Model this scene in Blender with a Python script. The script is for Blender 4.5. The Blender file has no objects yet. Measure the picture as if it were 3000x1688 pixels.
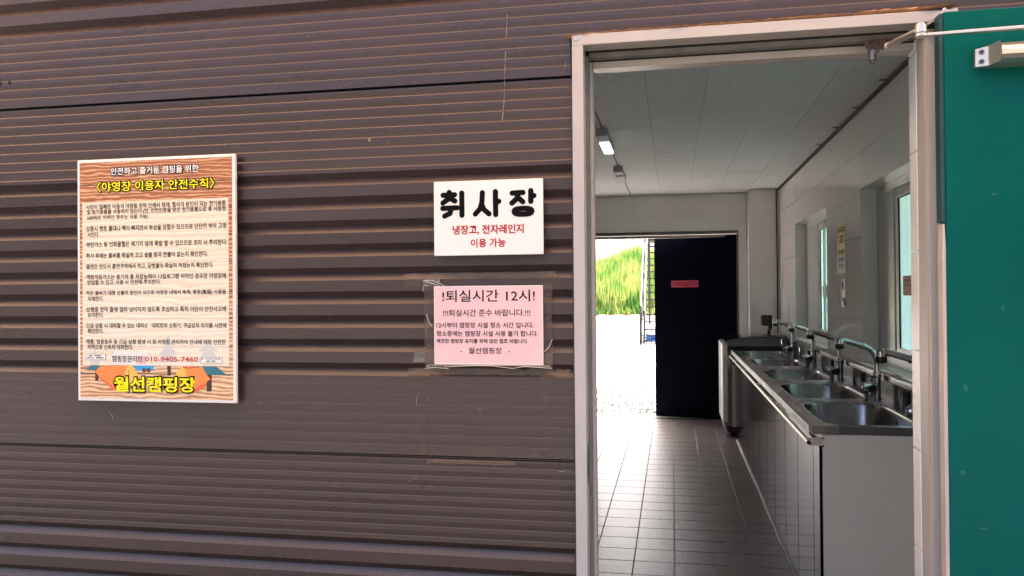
import bpy, bmesh, math, random
from mathutils import Vector, Matrix
R = math.radians
random.seed(11)
S = bpy.context.scene
C = S.collection
PI = math.pi

# ------------------------------------------------------------------ camera
cam = bpy.data.cameras.new('camera')
cam.sensor_width = 36.0
cam.lens = 29.055
cam.clip_end = 500
cam.clip_start = 0.02
co = bpy.data.objects.new('camera', cam)
C.objects.link(co)
yaw, pitch, roll = .19168, .0082183, -.0083568
fw = Vector((-math.sin(yaw)*math.cos(pitch), math.cos(yaw)*math.cos(pitch), math.sin(pitch)))
rt = Vector((math.cos(yaw), math.sin(yaw), 0)); up = rt.cross(fw)
r2 = math.cos(roll)*rt + math.sin(roll)*up
u2 = -math.sin(roll)*rt + math.cos(roll)*up
M = Matrix((( r2.x, u2.x, -fw.x, 0), (r2.y, u2.y, -fw.y, -2.15), (r2.z, u2.z, -fw.z, 1.4), (0, 0, 0, 1)))
co.matrix_world = M
S.camera = co

# ------------------------------------------------------------------ world, sun, exposure
SUN_EL, SUN_AZ = 59, 5            # azimuth from +Y towards +X
w = bpy.data.worlds.new('World'); S.world = w; w.use_nodes = True
nt = w.node_tree; nt.nodes.clear()
sky = nt.nodes.new('ShaderNodeTexSky'); sky.sky_type = 'NISHITA'; sky.sun_disc = False
sky.sun_elevation = R(SUN_EL); sky.sun_rotation = R(SUN_AZ)
sky.air_density = .5; sky.dust_density = 9.0; sky.ozone_density = 0.0
bg = nt.nodes.new('ShaderNodeBackground'); bg.inputs[1].default_value = 0.15
wo = nt.nodes.new('ShaderNodeOutputWorld')
nt.links.new(sky.outputs[0], bg.inputs[0]); nt.links.new(bg.outputs[0], wo.inputs[0])
sl = bpy.data.lights.new('sun', 'SUN'); sl.energy = 2.4; sl.angle = R(0.5); sl.color = (1, .95, .87)
so = bpy.data.objects.new('sun', sl); C.objects.link(so)
d = Vector((math.sin(R(SUN_AZ))*math.cos(R(SUN_EL)), math.cos(R(SUN_AZ))*math.cos(R(SUN_EL)), math.sin(R(SUN_EL))))
so.rotation_euler = d.to_track_quat('Z', 'Y').to_euler()
S.view_settings.view_transform = 'Standard'
S.view_settings.look = 'None'
S.view_settings.exposure = 3.15
S.view_settings.gamma = 1
S.view_settings.use_curve_mapping = False
S.cycles.max_bounces = 14
S.cycles.diffuse_bounces = 8
S.cycles.glossy_bounces = 5
S.cycles.transparent_max_bounces = 12
S.cycles.caustics_reflective = False
S.cycles.caustics_refractive = False
S.cycles.sample_clamp_indirect = 6

# ------------------------------------------------------------------ materials
def mat(name, col, rough=.5, metal=0., var=.12, scale=8., bump=0., bscale=60., spec=.5, stretch=(1, 1, 1), var2=0., rvar=0., coat=0.):
    m = bpy.data.materials.new(name); m.use_nodes = True
    n = m.node_tree; b = n.nodes['Principled BSDF']
    b.inputs['Roughness'].default_value = rough
    b.inputs['Metallic'].default_value = metal
    b.inputs['Specular IOR Level'].default_value = spec
    b.inputs['Coat Weight'].default_value = coat
    tc = n.nodes.new('ShaderNodeTexCoord'); mp = n.nodes.new('ShaderNodeMapping')
    geo = n.nodes.new('ShaderNodeNewGeometry')
    mp.inputs['Scale'].default_value = stretch
    n.links.new(geo.outputs['Position'], mp.inputs['Vector'])
    no = n.nodes.new('ShaderNodeTexNoise'); no.inputs['Scale'].default_value = scale
    no.inputs['Detail'].default_value = 6; no.inputs['Roughness'].default_value = .6
    n.links.new(mp.outputs[0], no.inputs['Vector'])
    mr = n.nodes.new('ShaderNodeMapRange')
    mr.inputs[1].default_value = .3; mr.inputs[2].default_value = .7
    mr.inputs[3].default_value = 1-var; mr.inputs[4].default_value = 1+var
    n.links.new(no.outputs[0], mr.inputs[0])
    mx = n.nodes.new('ShaderNodeVectorMath'); mx.operation = 'SCALE'
    mx.inputs[0].default_value = col[:3]
    n.links.new(mr.outputs[0], mx.inputs['Scale'])
    src = mx.outputs[0]
    if var2:   # per object variation
        oi = n.nodes.new('ShaderNodeObjectInfo'); m2 = n.nodes.new('ShaderNodeMapRange')
        m2.inputs[3].default_value = 1-var2; m2.inputs[4].default_value = 1+var2
        n.links.new(oi.outputs['Random'], m2.inputs[0])
        v2 = n.nodes.new('ShaderNodeVectorMath'); v2.operation = 'SCALE'
        n.links.new(src, v2.inputs[0]); n.links.new(m2.outputs[0], v2.inputs['Scale']); src = v2.outputs[0]
    n.links.new(src, b.inputs['Base Color'])
    if rvar:
        m3 = n.nodes.new('ShaderNodeMapRange'); m3.inputs[1].default_value = .3; m3.inputs[2].default_value = .7
        m3.inputs[3].default_value = max(0, rough-rvar); m3.inputs[4].default_value = rough+rvar
        n.links.new(no.outputs[0], m3.inputs[0]); n.links.new(m3.outputs[0], b.inputs['Roughness'])
    if bump:
        nb = n.nodes.new('ShaderNodeTexNoise'); nb.inputs['Scale'].default_value = bscale; nb.inputs['Detail'].default_value = 5
        n.links.new(mp.outputs[0], nb.inputs['Vector'])
        bp = n.nodes.new('ShaderNodeBump'); bp.inputs['Strength'].default_value = bump; bp.inputs['Distance'].default_value = .002
        n.links.new(nb.outputs[0], bp.inputs['Height']); n.links.new(bp.outputs[0], b.inputs['Normal'])
    return m

def emis(name, col, s):
    m = bpy.data.materials.new(name); m.use_nodes = True
    b = m.node_tree.nodes['Principled BSDF']; b.inputs['Base Color'].default_value = (*col, 1)
    b.inputs['Emission Color'].default_value = (*col, 1); b.inputs['Emission Strength'].default_value = s
    return m

m_clad = mat('brown_paint', (.0475, .0315, .0305), .30, 0, .12, 2.2, .05, 300, .5, (.5, 1, 2), rvar=.08)
m_cladback = mat('panel_core', (.05, .04, .04), .8)
m_frame = mat('frame_paint', (.46, .44, .42), .38, 0, .05, 14, .05, 120, .5, (1, 1, .4))
m_framedk = mat('frame_gap', (.012, .011, .011), .8)
m_gask = mat('gasket', (.17, .175, .165), .5, 0, .2, 20)
m_foam = mat('foam', (.50, .27, .14), .85, 0, .3, 30, .9, 90)
m_green = mat('green_paint', (.0004, .096, .080), .34, 0, .20, 1.1, .05, 250, .08, rvar=.05)
m_edgeshade = mat('door_edge_shade', (.006, .05, .05), .5)  # door edge colour with its shade painted in
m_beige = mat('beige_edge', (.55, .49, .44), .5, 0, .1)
m_white = mat('white_board', (.83, .81, .76), .35, 0, .015)
m_black = mat('black_print', (.005, .005, .006), .6, 0, 0, spec=.06)
m_red = mat('red_print', (.42, .008, .012), .6, 0, 0, spec=.1)
m_redsoft = mat('red_number', (.50, .03, .03), .45, 0, 0)
m_yel = mat('yellow_print', (.88, .84, .02), .6, 0, 0, spec=.1)
m_pink = mat('pink_paper', (.84, .54, .545), .28, 0, .05, 5)
m_ink = mat('ink', (.012, .010, .010), .6, 0, 0, spec=.06)
m_tile = mat('wall_tile', (.80, .79, .78), .13, 0, .03, 3, .05, 40, .5, var2=.02)
m_tilew = mat('reveal_tile', (.88, .90, .88), .18, 0, .03, 5, var2=.02)
m_grout = mat('grout', (.68, .68, .66), .8)
m_ftile = mat('floor_tile', (.135, .110, .103), .36, 0, .5, 40, .6, 150, .5, (1, .45, 1), var2=.12, rvar=.03)
m_fgrout = mat('floor_grout', (.018, .016, .015), .8, 0, .3, 30)
m_lgrout = mat('light_grout', (.30, .28, .26), .7)
m_ceil = mat('ceiling_board', (.73, .77, .79), .8, 0, .03, 4, .1, 90, .3, var2=.025)
m_dark = mat('dark_leaf', (.001, .002, .009), .55, 0, .1, 6, spec=.06)
m_gap = mat('dark_gap', (.05, .05, .06), .7)
m_steel = mat('brushed_steel', (.33, .32, .33), .24, 1, .12, 12, .06, 200, .5, (1, .2, 1), rvar=.08)
m_chrome = mat('chrome', (.55, .54, .55), .08, 1, .02)
m_blk = mat('black_plastic', (.010, .010, .011), .35, 0, .05)
m_gloss = mat('black_gloss_door', (.006, .006, .016), .12, 0, .1, 4, .25, 40, .06, (1, 1, .3))
m_endp = mat('end_panel', (.86, .83, .72), .45, 0, .03, 3)
m_pvc = mat('white_pvc', (.62, .64, .63), .3, 0, .03)
m_cwhite = mat('appliance_white', (.80, .80, .80), .3, 0, .03)
m_dglass = mat('dark_glass', (.03, .045, .045), .08, 0, .05, coat=.4)
m_alu = mat('aluminium', (.62, .58, .52), .32, .85, .05, 20)
m_rust = mat('rusty_plate', (.10, .05, .04), .6, .4, .6, 90, .4)
m_grey = mat('grey_plastic', (.25, .26, .28), .4, 0, .05)
m_lens = emis('lit_lens', (1, 1, .98), .35)
m_orange = mat('orange_sticker', (.50, .11, .04), .5, 0, .08)
m_post_y = mat('yellow_poster', (.62, .40, .05), .35, 0, .06)
m_post_w = mat('pale_poster', (.40, .40, .41), .35, 0, .1)
m_lblp = mat('pink_label', (.62, .07, .14), .5, 0, .1)
m_conc = mat('asphalt', (.12, .105, .09), .9, 0, .15, 2, .4, 60)
m_grav = mat('gravel_ground', (.46, .44, .41), .95, 0, .35, 22, 1, 60)
m_stone = mat('stones', (.04, .038, .036), .9, 0, .5, 8)
m_soil = mat('bank_soil', (.085, .11, .022), .95, 0, .5, 1.5, .6, 12)
m_iron = mat('black_iron', (.010, .010, .012), .6, .1, .1)
m_tarp = mat('blue_tarp', (.02, .12, .42), .5, 0, .15, 8, .6, 8)
m_cable = mat('dark_cable', (.02, .02, .05), .6)
m_roof = mat('roof_sheet', (.14, .10, .09), .6)
m_eave = mat('bronze_sheet', (.42, .275, .175), .3, 0, .06, 3)
_n = m_eave.node_tree; _b = _n.nodes['Principled BSDF']; _t = _n.nodes.new('ShaderNodeBsdfTranslucent')
_n.links.new(_b.inputs['Base Color'].links[0].from_socket, _t.inputs[0])
_m = _n.nodes.new('ShaderNodeMixShader'); _m.inputs[0].default_value = .8
_n.links.new(_b.outputs[0], _m.inputs[1]); _n.links.new(_t.outputs[0], _m.inputs[2]); _n.links.new(_m.outputs[0], _n.nodes['Material Output'].inputs[0])
m_trim = mat('corner_trim', (.045, .034, .035), .5)
m_steeldk = mat('dull_steel', (.16, .16, .16), .4, .9, .2, 10)
m_silicone = mat('white_sealant', (.62, .60, .56), .6, 0, .35, 40)

# grass with two tones
m_grass = bpy.data.materials.new('grass'); m_grass.use_nodes = True
n = m_grass.node_tree; b = n.nodes['Principled BSDF']; b.inputs['Roughness'].default_value = .6
g = n.nodes.new('ShaderNodeNewGeometry'); no = n.nodes.new('ShaderNodeTexNoise'); no.inputs['Scale'].default_value = 1.1; no.inputs['Detail'].default_value = 8
n.links.new(g.outputs['Position'], no.inputs['Vector'])
cr = n.nodes.new('ShaderNodeValToRGB'); cr.color_ramp.elements[0].position = .38; cr.color_ramp.elements[1].position = .66
cr.color_ramp.elements[0].color = (.085, .21, .034, 1); cr.color_ramp.elements[1].color = (.38, .42, .12, 1)
n.links.new(no.outputs[0], cr.inputs[0])
rnd = n.nodes.new('ShaderNodeMapRange'); rnd.inputs[3].default_value = .2; rnd.inputs[4].default_value = 1.5
n.links.new(g.outputs['Random Per Island'], rnd.inputs[0])
vs = n.nodes.new('ShaderNodeVectorMath'); vs.operation = 'SCALE'
n.links.new(cr.outputs[0], vs.inputs[0]); n.links.new(rnd.outputs[0], vs.inputs['Scale'])
n.links.new(vs.outputs[0], b.inputs['Base Color'])
_t = n.nodes.new('ShaderNodeBsdfTranslucent'); _m = n.nodes.new('ShaderNodeMixShader'); _m.inputs[0].default_value = .45
n.links.new(vs.outputs[0], _t.inputs[0]); n.links.new(b.outputs[0], _m.inputs[1]); n.links.new(_t.outputs[0], _m.inputs[2]); n.links.new(_m.outputs[0], n.nodes['Material Output'].inputs[0])

def wood_mat(name, dark, light, seams, seamcol, zmix, grain=90., contrast=.5):
    """printed planks: wavy grain, a tone per plank, thin seams at given heights"""
    m = bpy.data.materials.new(name); m.use_nodes = True
    n = m.node_tree; b = n.nodes['Principled BSDF']; b.inputs['Roughness'].default_value = .35
    geo = n.nodes.new('ShaderNodeNewGeometry'); sp = n.nodes.new('ShaderNodeSeparateXYZ')
    n.links.new(geo.outputs['Position'], sp.inputs[0])
    mp = n.nodes.new('ShaderNodeMapping'); mp.inputs['Scale'].default_value = (.28, 1, 1)
    n.links.new(geo.outputs['Position'], mp.inputs[0])
    wv = n.nodes.new('ShaderNodeTexWave'); wv.bands_direction = 'Z'; wv.inputs['Scale'].default_value = grain/3.2
    wv.inputs['Distortion'].default_value = 9; wv.inputs['Detail'].default_value = 3; wv.inputs['Detail Scale'].default_value = 1.2
    n.links.new(mp.outputs[0], wv.inputs['Vector'])
    ns = n.nodes.new('ShaderNodeTexNoise'); ns.inputs['Scale'].default_value = 14; ns.inputs['Detail'].default_value = 4
    n.links.new(mp.outputs[0], ns.inputs['Vector'])
    # vertical tone ramp: darker wood at the top of the sheet, paler at the bottom
    mr = n.nodes.new('ShaderNodeMapRange'); mr.inputs[1].default_value = zmix[0]; mr.inputs[2].default_value = zmix[1]
    mr.inputs[3].default_value = zmix[2]; mr.inputs[4].default_value = zmix[3]
    n.links.new(sp.outputs['Z'], mr.inputs[0])
    a = n.nodes.new('ShaderNodeMath'); a.operation = 'MULTIPLY_ADD'; a.inputs[1].default_value = contrast
    n.links.new(wv.outputs['Fac'], a.inputs[0]); n.links.new(mr.outputs[0], a.inputs[2])
    a2 = n.nodes.new('ShaderNodeMath'); a2.operation = 'MULTIPLY_ADD'; a2.inputs[1].default_value = contrast*1.4
    n.links.new(ns.outputs[0], a2.inputs[0]); n.links.new(a.outputs[0], a2.inputs[2])
    a3 = n.nodes.new('ShaderNodeMath'); a3.operation = 'SUBTRACT'; a3.inputs[1].default_value = contrast*1.1; a3.use_clamp = True
    n.links.new(a2.outputs[0], a3.inputs[0])
    mx = n.nodes.new('ShaderNodeMix'); mx.data_type = 'RGBA'
    mx.inputs['A'].default_value = (*dark, 1); mx.inputs['B'].default_value = (*light, 1)
    n.links.new(a3.outputs[0], mx.inputs['Factor'])
    last = mx.outputs['Result']
    for z in seams:
        s1 = n.nodes.new('ShaderNodeMath'); s1.operation = 'SUBTRACT'; s1.inputs[1].default_value = z
        n.links.new(sp.outputs['Z'], s1.inputs[0])
        s2 = n.nodes.new('ShaderNodeMath'); s2.operation = 'ABSOLUTE'; n.links.new(s1.outputs[0], s2.inputs[0])
        s3 = n.nodes.new('ShaderNodeMath'); s3.operation = 'LESS_THAN'; s3.inputs[1].default_value = .0014
        n.links.new(s2.outputs[0], s3.inputs[0])
        k = n.nodes.new('ShaderNodeMix'); k.data_type = 'RGBA'; k.inputs['B'].default_value = (*seamcol, 1)
        n.links.new(s3.outputs[0], k.inputs['Factor']); n.links.new(last, k.inputs['A']); last = k.outputs['Result']
    n.links.new(last, b.inputs['Base Color'])
    return m
SEAMS = [1.7283, 1.6519, 1.5778, 1.5007, 1.4154, 1.3404, 1.261, 1.1828]
m_wood = wood_mat('wood_print', (.35, .115, .035), (.88, .62, .36), SEAMS, (.03, .012, .01), (1.11, 1.79, .60, .06), 90, .85)
m_pale = wood_mat('pale_wood_print', (.70, .52, .33), (.85, .80, .64), SEAMS, (.70, .58, .47), (1.2, 1.68, .80, .62), 60, .36)

def glassy(name, col, mixt, rough=.1, refl=.12):
    m = bpy.data.materials.new(name); m.use_nodes = True
    n = m.node_tree; n.nodes.clear()
    o = n.nodes.new('ShaderNodeOutputMaterial'); t = n.nodes.new('ShaderNodeBsdfTransparent')
    t.inputs[0].default_value = (*col, 1)
    p = n.nodes.new('ShaderNodeBsdfPrincipled'); p.inputs['Base Color'].default_value = (*[c*.8 for c in col], 1)
    p.inputs['Roughness'].default_value = rough
    ns = n.nodes.new('ShaderNodeTexNoise'); ns.inputs['Scale'].default_value = 160; ns.inputs['Detail'].default_value = 3
    geo = n.nodes.new('ShaderNodeNewGeometry'); n.links.new(geo.outputs['Position'], ns.inputs['Vector'])
    bp = n.nodes.new('ShaderNodeBump'); bp.inputs['Strength'].default_value = .5; bp.inputs['Distance'].default_value = .001
    n.links.new(ns.outputs[0], bp.inputs['Height'])
    if mixt < .9 and refl < .3: n.links.new(bp.outputs[0], p.inputs['Normal'])
    mx = n.nodes.new('ShaderNodeMixShader'); mx.inputs[0].default_value = 1-mixt
    n.links.new(t.outputs[0], mx.inputs[1]); n.links.new(p.outputs[0], mx.inputs[2]); n.links.new(mx.outputs[0], o.inputs[0])
    return m
m_pane = mat('frosted_teal_pane', (.74, .98, .96), .25, 0, .10, 5, stretch=(1, 9, .3))
_n = m_pane.node_tree; _b = _n.nodes['Principled BSDF']; _t = _n.nodes.new('ShaderNodeBsdfTranslucent')
_n.links.new(_b.inputs['Base Color'].links[0].from_socket, _t.inputs[0])
_m = _n.nodes.new('ShaderNodeMixShader'); _m.inputs[0].default_value = .93
_n.links.new(_b.outputs[0], _m.inputs[1]); _n.links.new(_t.outputs[0], _m.inputs[2]); _n.links.new(_m.outputs[0], _n.nodes['Material Output'].inputs[0])
m_tape = glassy('packing_tape', (.85, .72, .58), .86, .25)
m_tapeold = glassy('tape_residue', (.74, .66, .60), .90, .25)
m_film = glassy('clear_film', (.80, .80, .76), .78, .15)

# ------------------------------------------------------------------ builders
class MB:
    def __init__(s): s.v = []; s.f = []; s.sm = False
    def add(s, vs, fs):
        o = len(s.v); s.v += [tuple(v) for v in vs]; s.f += [tuple(i+o for i in f) for f in fs]; return s
    def box(s, x0, x1, y0, y1, z0, z1):
        return s.add([(x0,y0,z0),(x1,y0,z0),(x1,y1,z0),(x0,y1,z0),(x0,y0,z1),(x1,y0,z1),(x1,y1,z1),(x0,y1,z1)],
                     [(0,3,2,1),(4,5,6,7),(0,1,5,4),(1,2,6,5),(2,3,7,6),(3,0,4,7)])
    def quad(s, a, b, c, d): return s.add([a,b,c,d], [(0,1,2,3)])
    def prism_xz(s, pts, y0, y1):          # outline in x,z extruded along y
        n = len(pts)
        return s.add([(x,y0,z) for x,z in pts]+[(x,y1,z) for x,z in pts],
                     [tuple(range(n)), tuple(range(2*n-1, n-1, -1))]+[(i,n+i,n+(i+1)%n,(i+1)%n) for i in range(n)])
    def prism_yz(s, pts, x0, x1):
        n = len(pts)
        return s.add([(x0,y,z) for y,z in pts]+[(x1,y,z) for y,z in pts],
                     [tuple(range(n)), tuple(range(2*n-1, n-1, -1))]+[(i,n+i,n+(i+1)%n,(i+1)%n) for i in range(n)])
    def tube(s, pts, r, seg=12, cap=True):
        pts = [Vector(p) for p in pts]; n = len(pts)
        rs = r if isinstance(r, (list, tuple)) else [r]*n
        rings = []; prev = None
        for i, p in enumerate(pts):
            t = (pts[min(i+1, n-1)]-pts[max(i-1, 0)]).normalized()
            if prev is None:
                a = Vector((0, 0, 1)) if abs(t.z) < .9 else Vector((1, 0, 0))
                u = t.cross(a).normalized()
            else:
                u = (prev-t*prev.dot(t)).normalized()
            prev = u; v = t.cross(u)
            rings.append([p+(u*math.cos(k*2*PI/seg)+v*math.sin(k*2*PI/seg))*rs[i] for k in range(seg)])
        vs = [q for rg in rings for q in rg]
        fs = [(i*seg+k, i*seg+(k+1) % seg, (i+1)*seg+(k+1) % seg, (i+1)*seg+k) for i in range(n-1) for k in range(seg)]
        if cap: fs += [tuple(range(seg-1, -1, -1)), tuple((n-1)*seg+k for k in range(seg))]
        s.sm = True
        return s.add(vs, fs)
    def build(s, name, m, parent=None, bevel=0, smooth=None, loc=None):
        me = bpy.data.meshes.new(name); me.from_pydata(s.v, [], s.f)
        bm = bmesh.new(); bm.from_mesh(me); bmesh.ops.recalc_face_normals(bm, faces=bm.faces)
        if bevel:
            bmesh.ops.bevel(bm, geom=[e for e in bm.edges if e.calc_face_angle(0) > .5], offset=bevel, segments=2, affect='EDGES', profile=.5)
        bm.to_mesh(me); bm.free()
        if smooth or (smooth is None and s.sm):
            me.polygons.foreach_set('use_smooth', [True]*len(me.polygons))
            me.set_sharp_from_angle(angle=R(40))
        me.materials.append(m)
        return link(name, me, parent, loc)

def link(name, me, parent=None, loc=None):
    o = bpy.data.objects.new(name, me); C.objects.link(o)
    if loc: o.location = loc
    if parent:
        o.parent = parent
        if parent.parent is None and parent.type == 'EMPTY':
            o.matrix_parent_inverse = parent.matrix_basis.inverted()
        else:
            o.matrix_parent_inverse = world_of(parent).inverted()
    return o
def world_of(o):
    return (world_of(o.parent) @ o.matrix_parent_inverse @ o.matrix_basis) if o.parent else o.matrix_basis
def thing(name, label, cat, loc=(0, 0, 0), group=None, kind=None):
    o = bpy.data.objects.new(name, None); C.objects.link(o); o.location = loc; o.empty_display_size = .1
    return tag(o, label, cat, group, kind)
def tag(o, label, cat=None, group=None, kind=None):
    if label: o['label'] = label
    if cat: o['category'] = cat
    if group: o['group'] = group
    if kind: o['kind'] = kind
    return o
def box(name, m, parent, *a, bevel=0): return MB().box(*a).build(name, m, parent, bevel)

_pieces = {}
def piece(name, m, parent, x0, x1, y0, y1, z0, z1, bev=.0):
    """shared box mesh for alike pieces"""
    k = (name, m.name, round(x1-x0, 3), round(y1-y0, 3), round(z1-z0, 3))
    if k not in _pieces:
        a, b_, c = (x1-x0)/2, (y1-y0)/2, (z1-z0)/2
        mb = MB().box(-a, a, -b_, b_, -c, c)
        me = bpy.data.meshes.new(name); me.from_pydata(mb.v, [], mb.f)
        if bev:
            bm = bmesh.new(); bm.from_mesh(me); bmesh.ops.bevel(bm, geom=bm.edges[:], offset=bev, segments=1, affect='EDGES'); bm.to_mesh(me); bm.free()
        me.materials.append(m); _pieces[k] = me
    o = link(name, _pieces[k], parent, ((x0+x1)/2, (y0+y1)/2, (z0+z1)/2))
    return o

type_scene = bpy.data.scenes.new('typesetting')
type_keep = []
def text(body, x0, x1, z, h, y, m, parent, off=0., dep=.0004, name='lettering', grow=0., plane='xz', res=2):
    """one printed line, fitted to its real width and height on a vertical face"""
    c = bpy.data.curves.new('lettering', 'FONT'); c.body = body; c.offset = off; c.resolution_u = res
    o = bpy.data.objects.new('lettering', c); type_scene.collection.objects.link(o)
    vl = type_scene.view_layers[0]; vl.update()
    me = bpy.data.meshes.new_from_object(o.evaluated_get(vl.depsgraph))
    type_keep.append(o)
    xs = [v.co.x for v in me.vertices]; ys = [v.co.y for v in me.vertices]
    if not xs: return None
    a, b_, c_, d_ = min(xs), max(xs), min(ys), max(ys)
    x0 -= grow; x1 += grow; z0 = z-grow; hh = h+2*grow
    for v in me.vertices:
        u = (v.co.x-a)/(b_-a)*(x1-x0)+x0; t = (v.co.y-c_)/(d_-c_)*hh+z0
        v.co = (u, y, t) if plane == 'xz' else (y, u, t)
    me.materials.clear(); me.materials.append(m)
    bm = bmesh.new(); bm.from_mesh(me)
    bm.normal_update()
    ax = 1 if plane == 'xz' else 0
    for f in bm.faces:
        if f.normal[ax] > 0: f.normal_flip()
    bm.to_mesh(me); bm.free()
    return link(name, me, parent)

def blots(a0, a1, z, h, face, m, parent, n, plane='xz'):
    """print too small to read in the photograph: a row of uneven dark marks"""
    mb = MB(); w_ = (a1-a0)/n
    for i in range(n):
        u0 = a0+w_*i+w_*.06; u1 = u0+w_*random.uniform(.62, .88); zl = z+h*random.uniform(0, .15); zh = z+h*random.uniform(.8, 1); zm = (zl+zh)/2
        for p0, p1, q0, q1 in ((u0, u1, zh-h*.22, zh), (u0, u0+(u1-u0)*.25, zl, zh-h*.23), (u0+(u1-u0)*.3, u1, zl, zl+h*random.uniform(.2, .5))):
            if plane == 'xz': mb.box(min(p0, p1), max(p0, p1), face-.0003, face, q0, q1)
            else: mb.box(face-.0003, face, min(p0, p1), max(p0, p1), q0, q1)
    o = mb.build('faint_print', m, parent); o['kind'] = 'stuff'
    return o
def strokes(lines, r, y, m, parent, name='lettering'):
    """rounded brush strokes: each polyline is a flat band with round ends"""
    mb = MB(); k = 0
    for ln in lines:
        for (x0, z0), (x1, z1) in zip(ln, ln[1:]):
            a = math.atan2(z1-z0, x1-x0); P = []; k += 1
            for i in range(9): P.append((x1+r*math.cos(a-PI/2+i*PI/8), z1+r*math.sin(a-PI/2+i*PI/8)))
            for i in range(9): P.append((x0+r*math.cos(a+PI/2+i*PI/8), z0+r*math.sin(a+PI/2+i*PI/8)))
            mb.prism_xz(P, y-.0004-.00001*k, y+.001)
    return mb.build(name, m, parent, smooth=False)

# ================================================================== EXTERIOR WALL
SEAM = [-0.04, .965, 1.970, 2.975]
def clad_profile(zt, zb, fine=1.0):
    """outline (y,z) of one insulated wall panel between its top and bottom seams, top to bottom"""
    P = [(.010, zt-.001), (.010, zt-.0035), (.0, zt-.005)]
    def v(z, up_, dn, dep): P.extend([(0, z+up_), (dep, z), (0, z-dn)])
    for k in range(8): v(zt-.024-.0273*k, .0140, .0036*fine, .0023*fine)
    for k in range(9): v(zt-.245-.0656*k, .0165, .0188, .0145)
    for k in range(7): v(zt-.810-.0273*k, .0140, .0026, .0010)
    P += [(0, zb+.005), (.0, zb+.0035), (.010, zb+.003)]
    return P
def clad(x0, x1, zt, zb, clip=None, fine=1.0, below=None):
    P = clad_profile(zt, zb, fine)
    if below is not None:
        Q = []
        for (y0, z0), (y1, z1) in zip(P, P[1:]):
            if z0 > below >= z1:
                t = (z0-below)/(z0-z1); Q.append((y0+(y1-y0)*t, below))
            if z1 < below: Q.append((y1, z1))
        P = Q
    if clip is not None:
        Q = []
        for (y0, z0), (y1, z1) in zip(P, P[1:]):
            if z0 >= clip: Q.append((y0, z0))
            if z0 >= clip > z1:
                t = (z0-clip)/(z0-z1); Q.append((y0+(y1-y0)*t, clip)); break
        P = Q
    P = P + [(.075, P[-1][1]), (.075, P[0][1])]
    return MB().prism_yz(P, x0, x1).build('cladding_panel', m_clad, wall)
wall = thing('exterior_wall', 'dark brown ribbed metal wall with horizontal grooves and panel seams', 'wall', kind='structure')
DX0, DX1, DZ = -.250, .634, 2.073
for i in range(3):
    zb, zt = SEAM[i], SEAM[i+1]
    if i < 2:
        clad(-5, DX0-.006, zt, zb, fine=.55 if i == 0 else 1); clad(DX1+.006, 5, zt, zb, fine=.55 if i == 0 else 1)
    else:
        clad(-5, DX0-.006, zt, zb, below=DZ+.006); clad(DX1+.006, 5, zt, zb, below=DZ+.006); clad(-5, 5, zt, zb, DZ+.006)
# dark end trim where the ribs stop at the door frame
for x_ in (-1.985, -1.952): MB().tube([(x_, -.0005, 2.051), (x_, -.004, 2.051)], [.005, .003], 8).build('screw', m_framedk, wall)
box('end_trim', m_trim, wall, DX0-.0058, DX0-.0005, -.002, .07, -.04, 1.965)
box('panel_backing', m_cladback, wall, -5, DX0-.006, .0755, .098, -.04, 2.975)
box('panel_backing', m_cladback, wall, DX1+.006, 5, .0755, .098, -.04, 2.975)
box('panel_backing', m_cladback, wall, DX0-.005, DX1+.005, .0755, .098, DZ+.006, 2.975)
box('inner_lining', m_tile, wall, -2.75, DX0-.004, .1, .128, 0, 2.5)
box('inner_lining', m_tile, wall, DX1+.004, 1.112, .1, .128, 0, 2.5)
box('inner_lining', m_tile, wall, DX0-.003, DX1+.003, .1, .128, 2.045, 2.5)
# pale end caps of the tiled lining seen beside the jamb
for k in range(9):
    box('edge_tile', m_tilew, wall, .603, .6335, .0695, .1325, .004+.25*k, min(.25*(k+1), 2.04), bevel=.001)

# ================================================================== DOOR FRAME
fr = thing('door_frame', 'pale beige painted steel frame around the open doorway', 'door frame')
zt = DZ
# left jamb: profiled section extruded upward
def jamb(pts, z0, z1, name, m=m_frame):
    n_ = len(pts)
    return MB().add([(x, y, z0) for x, y in pts]+[(x, y, z1) for x, y in pts],
        [tuple(range(n_)), tuple(range(2*n_-1, n_-1, -1))]+[(i, n_+i, n_+(i+1) % n_, (i+1) % n_) for i in range(n_)]).build(name, m, fr, bevel=0)
jamb([(-.250, -.020), (-.2215, -.020), (-.2215, .040), (-.250, .040)], -.1, 2.0445, 'jamb')
jamb([(-.249, .0405), (-.2225, .0405), (-.2225, .050), (-.249, .050)], -.1, 2.04, 'jamb_gap', m_framedk)
jamb([(-.249, .0505), (-.2155, .0505), (-.2135, .056), (-.2135, .075), (-.2165, .079), (-.249, .079)], -.1, 2.035, 'gasket', m_gask)
jamb([(-.249, .0795), (-.2225, .0795), (-.2225, .088), (-.249, .088)], -.1, 2.035, 'jamb_gap', m_framedk)
jamb([(-.249, .0885), (-.2085, .0885), (-.2065, .092), (-.2065, .130), (-.2085, .134), (-.249, .134)], -.1, 2.035, 'door_stop')
jamb([(.6335, -.020), (.6065, -.020), (.6065, -.006), (.6045, .004), (.6045, .069), (.6335, .069)], -.1, 2.0445, 'jamb')
box('header', m_frame, fr, -.250, .6335, -.020, .040, 2.045, 2.073, bevel=.0015)
box('header_gap', m_framedk, fr, -.2222, .6040, .0405, .052, 2.043, 2.07)
box('header_gasket', m_gask, fr, -.2132, .6040, .0525, .079, 2.030, 2.070, bevel=.001)
box('header_gap', m_framedk, fr, -.2222, .6040, .0795, .088, 2.028, 2.07)
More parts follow.
